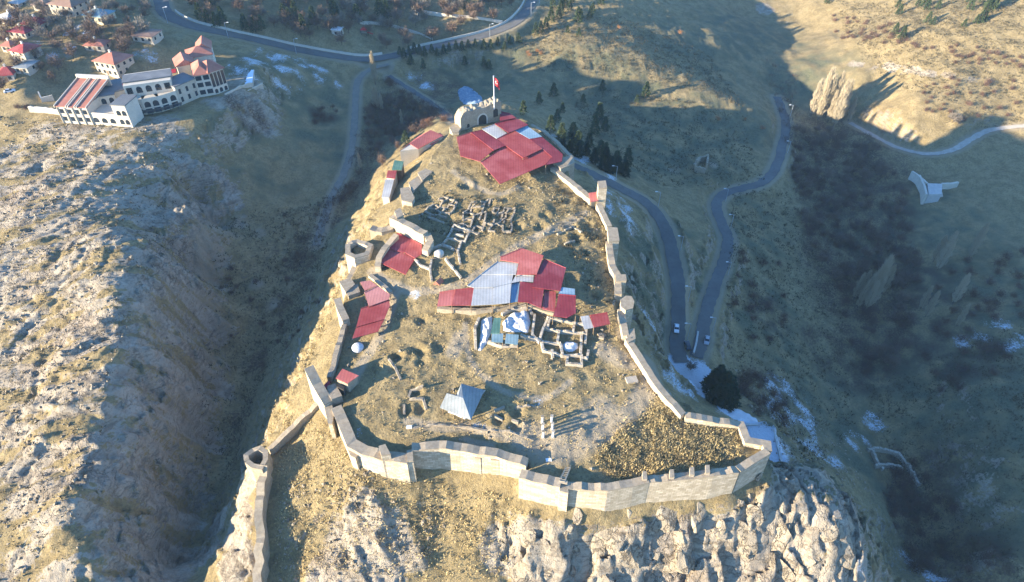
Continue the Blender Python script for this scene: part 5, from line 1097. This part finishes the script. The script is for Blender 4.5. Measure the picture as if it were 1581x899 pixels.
for i in range(2): proto(('orange',i), bare_mesh(70+i, 3.4, 2.2, 800, 'twig_orange', .12, True), trunk_mesh('trunk', 1.6, .1))
TNAME = dict(conifer='conifer_tree', dark='spruce_tree', poplar='poplar_tree', bare='bare_tree', grey='bare_tree', red='bare_shrub', orange='autumn_shrub')
tr_rng = random.Random(5)
def tree(kind, p, label, group, s=1.0):
    n = sum(1 for k in TREES if k[0] == kind); cr, tk, cn = TREES[(kind, tr_rng.randrange(n))]
    t = bpy.data.objects.new(TNAME[kind], None); COL.objects.link(t); t.location = (p[0],p[1],float(hz(p[0],p[1]))); t.rotation_euler = (0,0,tr_rng.uniform(0,6.28)); k = s*tr_rng.uniform(.85,1.15); t.scale = (k*tr_rng.uniform(.9,1.1),k*tr_rng.uniform(.9,1.1),k)
    t.empty_display_size = .3; tag(t, label, 'shrub' if 'shrub' in TNAME[kind] else 'tree', group)
    for nm, me in (('crown', cr), ('trunk', tk)):
        o = bpy.data.objects.new(nm, me); COL.objects.link(o); o.parent = t
    return t
def trees(kind, pts, label, group, s=1.0):
    for q in pts: tree(kind, G(q[0], q[1]), label, group, q[2]*s if len(q) > 2 else s)
def scatter(kind, poly, n, label, group, s=1.0, mind=3.0):
    W = np.array([V2(G(a,b)) for a,b in poly]); lo = W.min(0); hi = W.max(0); got = []; tries = 0
    while len(got) < n and tries < n*30:
        tries += 1; x = tr_rng.uniform(lo[0],hi[0]); y = tr_rng.uniform(lo[1],hi[1])
        if not inside(np.array([x]), np.array([y]), W)[0]: continue
        if any((x-a)**2+(y-b)**2 < mind*mind for a,b in got): continue
        if any(np.min(np.hypot(P[:,0]-x, P[:,1]-y)) < w*.5+1.2 for P, w in ROADW.values()): continue
        got.append((x,y)); tree(kind, (x,y), label, group, s*tr_rng.uniform(.75,1.25))
c3 = CR(800,0); c4 = CR(1161,0)
# poplars
trees('poplar', [(1252,180,1.15),(1262,186,1.3),(1270,178,1.45),(1277,190,1.25),(1286,196,1.35),(1294,188,1.3),(1309,188,.95),(1266,170,1.3),(1282,176,1.4),(1298,172,1.1)], 'tall pale leafless poplar in the sunlit clump across the valley', 'sunlit poplar clump')
trees('poplar', [(580,132,1.05)], 'lone pale poplar standing at the road junction', None, 1.0)
trees('poplar', [(584,170,.7),(590,172,.65),(579,168,.6)], 'slim bare poplar in the dark gully below the junction', 'gully poplars')
trees('poplar', [(621,194,.55),(557,262,.6)], 'short pale poplar on the dark slope beside the castle lane', 'short poplars by the lane', .8)
trees('poplar', [(1323,476,.85),(1330,470,1.0),(1340,466,1.1),(1349,455,1.1),(1355,448,1.0),(1446,418,.95),(1452,406,.8),(1500,392,.9),(1503,385,.8),(1428,490,.7),(1470,470,.8),(1478,455,.7),(1476,505,.7),(1318,462,.8),(1335,480,.9),(1346,470,.9),(1360,455,.9),(1328,455,.8),(1440,405,.8),(1495,400,.8),(1420,478,.7)], 'grey leaning poplar standing in the deep shaded valley', 'valley poplars')
# conifers
trees('conifer', [(x,y,s) for (x,y),s in zip(c3([(120,600),(205,560),(485,530),(735,570),(685,595),(375,595),(255,655),(225,705),(465,710),(440,780),(500,760),(30,660)]),(1,1.1,1,1.4,.8,.9,.9,.9,1.5,1.6,1.1,1.1))], 'young green pine on the shaded slope east of the keep', 'pines on the east slope')
trees('conifer', [(x,y,s) for (x,y),s in zip(c3([(100,200),(130,190),(190,130),(245,90),(235,110),(345,130),(360,110),(415,110),(430,80),(480,30),(300,70),(285,195),(350,210),(160,170),(200,50),(270,40),(310,20)]),[1,1.1,1.2,1.3,1.1,1.2,1,1.2,1,1,1.1,.8,.8,1,1,1.1,1])], 'pine on the bank above the road bend', 'pines at the road bend')
trees('conifer', [(850+14*i+(i%3)*3, 205+6.4*i+(i%2)*9, 1.0+.12*(i%3)) for i in range(9)], 'dark pine crowding the snowy slope beside the castle corner', 'pines beside the castle corner', 1.25)
trees('dark', [(x,y,s) for x,y,s in ((868,228,.55),(880,236,.6),(893,243,.62),(905,240,.55),(917,252,.65),(930,262,.7),(941,268,.75),(953,266,.7),(964,272,.7),(935,250,.6),(950,255,.65),(884,222,.5))], 'dark dense pine in the row along the castle road', 'dark pines along the castle road')
trees('dark', [(1098,606,1.15),(1112,618,1.35),(1122,612,1.0),(1106,596,1.0),(1116,628,1.0),(1101,622,.9),(1127,626,.8)], 'large dark evergreen in the thicket below the junction', 'dark evergreens below the junction', .85)
trees('conifer', [(x,y,s) for (x,y),s in zip(cv2([(815,320),(840,340),(870,320),(900,310),(930,320),(960,330),(1000,310),(1030,330),(1070,320),(1100,300),(1140,290),(1175,305),(1210,290),(1250,280),(1300,295),(1340,290),(1380,270),(1420,290),(1450,260),(880,380),(950,400),(1300,390),(1330,400),(1190,380),(1500,250)]),[.9]*25)], 'small pine in the planted strip under the town road', 'pines under the town road', .95)
trees('conifer', [(x,y,s) for (x,y),s in zip(cv2([(150,120),(180,140),(230,160),(260,190),(430,80),(450,100),(740,110),(1200,60),(700,90),(320,150),(215,110),(1115,40),(570,130)]),[1.3]*13)], 'green pine among the bare trees of the park', 'pines in the park', 1.1)
trees('conifer', [(x,y,s) for (x,y),s in zip(c4([(430,25),(840,50),(850,85),(990,50),(1005,65),(955,40),(1070,55),(1255,60),(1350,75),(1380,60),(1400,40),(1360,50),(1325,20),(1250,15),(1010,140),(1040,150),(1290,140),(1310,135),(1335,125),(1220,160),(820,205),(860,235),(835,90)]),[1,1,1,1.1,1,1,.8,1,1.2,1.3,1.2,1.1,.9,.9,1,.9,.9,1,.9,.8,1.1,1.3,.7])], 'sunlit pine on the terraced hillside across the valley', 'pines on the sunlit hillside', 1.05)
trees('conifer', [(627,222,.9)], 'single bright pine next to the lodge', None, 1.0)
trees('conifer', [(x,y,1.2) for x,y in ((310,30),(322,36),(335,42),(345,38),(380,48),(395,50),(405,47),(330,12),(300,8))], 'pine on the park bank inside the first road bend', 'pines inside the first bend')
# bare trees
scatter('bare', [(300,35),(400,55),(500,70),(560,80),(700,60),(800,25),(810,2),(500,-25),(290,-20)], 92, 'bare brown tree in the town park', 'bare park trees', 1.2, 4.0)
scatter('grey', [(290,-5),(400,30),(640,45),(790,10),(700,-25),(330,-25)], 36, 'bare greyish tree in the upper park', 'grey park trees', 1.0, 4.5)
scatter('bare', [(0,40),(230,20),(235,85),(150,95),(0,160)], 42, 'bare brown tree between the village houses', 'bare village trees', 1.0, 4.0)
scatter('grey', [(0,0),(240,0),(235,60),(100,70),(0,80)], 22, 'bare greyish tree in the upper village', 'grey village trees', 1.0, 4.0)
scatter('bare', [(600,125),(700,180),(640,210),(590,260),(560,240),(570,180)], 28, 'bare dark tree in the gully thicket behind the castle', 'gully thicket trees', .75, 2.6)
scatter('red', [(600,120),(700,170),(690,190),(600,215),(545,300),(500,330),(540,250),(575,160)], 60, 'dark reddish shrub in the gully behind the castle', 'gully shrubs', .9, 2.2)
VAL = [(1215,200),(1310,200),(1370,240),(1400,330),(1420,430),(1400,540),(1360,600),(1310,560),(1290,450),(1230,330)]
scatter('bare', VAL, 72, 'bare dark tree in the shaded valley thicket', 'valley thicket trees', .95, 3.2)
scatter('red', VAL, 110, 'reddish bare shrub in the shaded valley thicket', 'valley thicket shrubs', 1.1, 2.6)
scatter('red', [(1150,560),(1200,590),(1230,660),(1180,650),(1140,610)], 22, 'reddish shrub on the snowy slope below the junction', 'shrubs below the junction', .9, 2.6)
scatter('red', [(1140,380),(1200,400),(1230,520),(1180,560),(1130,480)], 16, 'reddish shrub on the shaded slope under the east road', 'shrubs under the east road', .9, 3)
scatter('red', [(1430,420),(1581,380),(1581,560),(1450,620),(1420,520)], 40, 'reddish shrub scattered on the shaded far hillside', 'shrubs on the far hillside', 1.0, 4)
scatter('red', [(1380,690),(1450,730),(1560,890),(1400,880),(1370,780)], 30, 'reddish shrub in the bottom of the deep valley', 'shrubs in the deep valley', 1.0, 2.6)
scatter('red', [(1285,25),(1330,30),(1420,80),(1360,80),(1300,65)], 34, 'rust coloured shrub on the sunlit spur', 'shrubs on the sunlit spur', .8, 2.6)
scatter('red', [(1420,75),(1581,90),(1581,110),(1480,100)], 24, 'low rust shrub along the sunlit terraces', 'shrubs on the sunlit terraces', .75, 3)
scatter('red', [(1400,140),(1581,120),(1581,180),(1480,190),(1420,180)], 30, 'low rust shrub below the pale scarp', 'shrubs below the scarp', .7, 3)
trees('orange', [(1108,187,.9),(1177,201,.9),(1049,54,.8),(955,45,.6),(1150,187,.4),(1150,185,.4)], 'orange leaved bush alone on the shaded hillside', 'orange bushes on the hillside', .9)
trees('orange', [(650,170),(657,182),(664,172),(612,168),(660,190),(640,198)], 'tawny bush beside the castle lane', 'tawny bushes by the lane', .8)
trees('orange', [(815,84),(830,82),(818,88),(836,85)], 'orange bush cluster under the road bend pines', 'orange bushes under the pines', .7)
trees('grey', [(1470,190,.8),(1466,186,.7),(1478,193,.7)], 'pale bare tree in the shadow beside the valley path', 'pale trees by the path', .9)
trees('grey', [(1066,572,.9)], 'small bare tree in the snowy junction', None, .8)
trees('red', [(100,165),(105,172),(28,168),(40,170)], 'dark bush on the slope under the hotel garden wall', 'bushes under the garden wall', .7)
scatter('red', [(480,160),(520,165),(530,190),(490,195)], 8, 'dark round shrub on the shaded hotel slope', 'shrubs on the hotel slope', .8, 2.5)
scatter('red', [(340,410),(470,380),(500,460),(430,560),(360,620),(330,520)], 22, 'low dark shrub on the floor of the western ravine', 'shrubs in the western ravine', .6, 3)

# dry brush on the plateau: uncountable tufts
def tufts(name, regions, n, m, label, hmin, hmax, k=9, seed=1, wd=.06, spread=.35, avoid=None):
    rng = np.random.default_rng(seed); PTS = []
    for poly, share in regions:
        W = np.array([V2(G(a,b)) for a,b in poly]); lo = W.min(0); hi = W.max(0); c = int(n*share*2.2)+50
        q = rng.uniform(lo, hi, (c,2)); q = q[inside(q[:,0], q[:,1], W)]; nz = fbm(q[:,0], q[:,1], 6, 2, seed+3); q = q[nz > rng.uniform(-.9,.5,len(q))]; PTS.append(q[:int(n*share)])
    Q = np.concatenate(PTS); z = hz(Q[:,0], Q[:,1]); hh = rng.uniform(hmin, hmax, len(Q))*rng.choice([.6,1,1.3], len(Q))
    P = np.repeat(np.column_stack([Q, z]), k, 0); hk = np.repeat(hh, k); P[:,:2] += rng.normal(size=(len(P),2))*spread*hk[:,None]; P[:,2] += rng.uniform(-.05,.35,len(P))*hk
    D = rng.normal(size=P.shape)*.6; D[:,2] = np.abs(D[:,2])+.7
    me = tri_mesh(name, blades(P, D, hk*rng.uniform(.6,1.1,len(P)), wd*(.6+hk), rng), m); o = bpy.data.objects.new(name, me); COL.objects.link(o); o['kind'] = 'stuff'; return o
FRONT = c1([(500,520),(620,380),(820,260),(1000,320),(1290,380),(1320,470),(1260,560),(900,600),(620,650),(520,600)])
tufts('dry_brush', [(FRONT,1)], 4200, 'brush_gold', '', .35, .8, 9, 3, .06, .6)
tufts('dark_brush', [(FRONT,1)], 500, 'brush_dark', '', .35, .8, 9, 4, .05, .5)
WHOLE = [(525,640),(640,695),(740,680),(850,722),(980,735),(1130,705),(1050,640),(970,540),(950,470),(940,380),(900,300),(780,265),(660,270),(610,340),(560,440),(540,520),(515,590)]
tufts('dry_grass', [(WHOLE,1)], 4500, 'brush_gold', '', .25, .5, 5, 5, .09, .6)
tufts('weeds', [(c5([(400,560),(640,560),(960,620),(980,800),(700,860),(420,760)]),.35),(c5([(1150,480),(1480,700),(1500,880),(1250,880),(1200,700)]),.25),(c7([(600,60),(900,60),(920,440),(740,440),(720,200)]),.15)], 900, 'brush_dark', '', .4, .8, 9, 6, .09, .5)
SLOPE_S = [(440,640),(520,660),(560,725),(640,735),(760,760),(830,800),(760,899),(430,899),(430,760)]
tufts('slope_grass', [(SLOPE_S,.6),([(480,560),(440,640),(400,700),(430,620),(520,450),(560,350),(600,300),(530,440)],.4)], 7000, 'brush_gold', '', .3, .75, 5, 8, .09, .6)
tufts('hill_scrub', [([(0,180),(280,200),(280,320),(220,440),(150,700),(120,899),(0,899)],1)], 3500, 'brush_dark', '', .3, .8, 5, 9, .11, .6)
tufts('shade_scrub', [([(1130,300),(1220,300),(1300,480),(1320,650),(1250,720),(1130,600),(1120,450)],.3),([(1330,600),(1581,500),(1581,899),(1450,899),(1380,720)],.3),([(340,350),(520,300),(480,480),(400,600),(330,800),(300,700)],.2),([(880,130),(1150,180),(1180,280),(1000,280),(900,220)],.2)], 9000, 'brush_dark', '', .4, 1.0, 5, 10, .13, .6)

tufts('valley_thicket', [(VAL,.55),([(1380,690),(1450,730),(1560,890),(1400,880),(1370,780)],.12),([(1180,90),(1230,120),(1240,220),(1215,230),(1195,150)],.08),([(600,120),(700,170),(690,190),(600,215),(545,300),(500,330),(540,250),(575,160)],.25)], 2600, 'twig_brown', '', 1.0, 2.2, 14, 14, .035, .45)
tufts('ravine_thicket', [([(430,330),(520,300),(490,400),(440,520),(390,620),(350,760),(335,740),(400,560),(450,430)],1)], 700, 'twig_red', '', .6, 1.3, 12, 15, .04, .45)
tufts('sunny_hill_grass', [([(1290,0),(1581,0),(1581,190),(1450,190),(1330,95)],.6),([(800,60),(950,20),(1100,90),(1150,170),(1000,130),(830,110)],.4)], 9000, 'brush_dark', '', .35, .9, 5, 12, .12, .7)
# ------------------------------------------------------------------ crags: boulders belonging to the ground
def boulder_mesh(seed):
    bm = bmesh.new(); bmesh.ops.create_icosphere(bm, subdivisions=3, radius=1); rng = np.random.default_rng(seed)
    co = np.array([v.co for v in bm.verts]); d = np.ones(len(co))
    for _ in range(16):                                  # planar cuts give faceted limestone shapes
        nrm = rng.normal(size=3); nrm /= np.linalg.norm(nrm); c = rng.uniform(.42,.72); q = co@nrm; over = np.clip(q-c, 0, None); co = co-over[:,None]*nrm*.97
    co = co*(1+vnoise(co[:,0]*5+co[:,2]*3, co[:,1]*5-co[:,2]*2, seed+9)[:,None]*.09)
    for v, c in zip(bm.verts, co): v.co = c
    for f in bm.faces: f.smooth = False
    me = bpy.data.meshes.new('boulder'); bm.to_mesh(me); bm.free(); me.materials.append(M['boulder']); return me
BM = [boulder_mesh(i) for i in range(8)]; br = random.Random(3)
def boulder(x, y, s, sink=.85, name='boulder'):
    z = float(hz(x,y)); e = 1.5; nx = (float(hz(x-e,y))-float(hz(x+e,y)))/(2*e); ny = (float(hz(x,y-e))-float(hz(x,y+e)))/(2*e); nv = Vector((nx,ny,1)).normalized()
    o = bpy.data.objects.new(name, br.choice(BM)); COL.objects.link(o); o.parent = ground
    down = Vector((nx,ny,0)); ang = math.atan2(ny,nx) if down.length > .1 else br.uniform(0,6)
    if down.length > .25:
        yv = Vector((nx, ny, -(nx*nx+ny*ny))).normalized(); xv = yv.cross(nv); R = Matrix((xv, yv, nv)).transposed() @ Matrix.Rotation(br.uniform(-.5,.5), 3, 'Z') @ Matrix.Rotation(br.uniform(-.3,.3), 3, 'X')
        o.rotation_euler = R.to_euler(); o.scale = (s*br.uniform(.8,1.3), s*br.uniform(1.1,1.9), s*br.uniform(.5,.75))
    else: o.rotation_euler = (br.uniform(-.3,.3), br.uniform(-.3,.3), br.uniform(0,6.28)); o.scale = (s*br.uniform(.8,1.3), s*br.uniform(.8,1.3), s*br.uniform(.6,.9))
    o.location = (x,y,z-s*sink*.7)
def boulders(poly, n, smin, smax, mind=.8):
    W = np.array([V2(G(a,b)) for a,b in poly]); lo = W.min(0); hi = W.max(0); k = 0; tr = 0
    while k < n and tr < n*40:
        tr += 1; x, y = br.uniform(lo[0],hi[0]), br.uniform(lo[1],hi[1])
        if inside(np.array([x]), np.array([y]), W)[0]: boulder(x, y, smin*(smax/smin)**(br.random()**1.4)); k += 1
boulders([(850,795),(980,788),(1120,765),(1190,725),(1290,745),(1330,850),(1330,899),(780,899),(800,840)], 70, 2.4, 7.0)
boulders([(540,770),(590,760),(650,810),(640,880),(480,899),(480,860)], 36, .7, 2.4)
boulders([(380,735),(400,735),(398,899),(350,899),(330,860),(365,790)], 34, .8, 2.6)
boulders([(300,860),(340,780),(350,850),(330,899)], 10, 1.0, 2.6)
boulders([(0,200),(260,200),(280,330),(220,440),(160,640),(130,899),(0,899)], 85, .6, 2.2)
boulders([(640,245),(690,210),(690,240),(655,270)], 12, .9, 2.0)

# loose stones: uncountable
def stones(name, regions, n, smin, smax, m='boulder', seed=1):
    rng = np.random.default_rng(seed); PTS = []
    for poly, share in regions:
        W = np.array([V2(G(a,b)) for a,b in poly]); lo = W.min(0); hi = W.max(0); q = rng.uniform(lo, hi, (int(n*share*3)+50,2)); q = q[inside(q[:,0], q[:,1], W)]
        nz = fbm(q[:,0], q[:,1], 9, 3, seed+3); q = q[nz > rng.uniform(-.6,.7,len(q))]; PTS.append(q[:int(n*share)])
    Q = np.concatenate(PTS); N = len(Q); sz = smin*(smax/smin)**(rng.random(N)**2); base = np.array([(1,0,0),(0,1,0),(-1,0,0),(0,-1,0),(0,0,1),(0,0,-1)], float)
    v = base[None]*rng.uniform(.6,1.3,(N,6,1)); th = rng.uniform(0,6.28,N); c, s_ = np.cos(th), np.sin(th); x = v[:,:,0]*c[:,None]-v[:,:,1]*s_[:,None]; y = v[:,:,0]*s_[:,None]+v[:,:,1]*c[:,None]
    tl = rng.normal(size=(N,2))*.5; z = v[:,:,2]*.8+x*tl[:,:1]+y*tl[:,1:]
    co = np.stack([x,y,z],-1)*sz[:,None,None]; co[:,:,0] += Q[:,:1]; co[:,:,1] += Q[:,1:]; co[:,:,2] += hz(Q[:,0],Q[:,1])[:,None]
    F = np.array([(0,1,4),(1,2,4),(2,3,4),(3,0,4),(1,0,5),(2,1,5),(3,2,5),(0,3,5)]); me = tri_mesh(name, co[:,F].reshape(-1,3), m); o = bpy.data.objects.new(name, me); COL.objects.link(o); o['kind'] = 'stuff'
stones('loose_stones', [([(0,180),(280,200),(280,320),(220,440),(150,700),(120,899),(0,899)],.42),([(230,380),(310,330),(310,640),(290,860),(220,850),(190,640)],.16),([(440,740),(640,735),(700,800),(640,899),(420,899)],.04),(WHOLE,.05),([(1130,560),(1330,700),(1330,760),(1220,720)],.06)], 11000, .18, .8, seed=21)
# ------------------------------------------------------------------ haze
def haze_box():
    bm = bmesh.new(); bmesh.ops.create_cube(bm, size=1)
    me = bpy.data.meshes.new('haze'); bm.to_mesh(me); bm.free()
    o = bpy.data.objects.new('haze', me); COL.objects.link(o); o['kind'] = 'stuff'
    zl, zh = float(ZZ.min())-1, 160.0
    o.scale = (11000, 13000, zh-zl); o.location = (0, 500, (zl+zh)/2)
    m = bpy.data.materials.new('haze'); m.use_nodes = True; n = m.node_tree.nodes; l = m.node_tree.links
    n.remove(n['Principled BSDF']); v = n.new('ShaderNodeVolumePrincipled')
    v.inputs['Color'].default_value = (.45,.72,1,1); v.inputs['Density'].default_value = 0.00008; v.inputs['Anisotropy'].default_value = 0.0
    l.new(v.outputs[0], n['Material Output'].inputs['Volume']); me.materials.append(m)
haze_box()
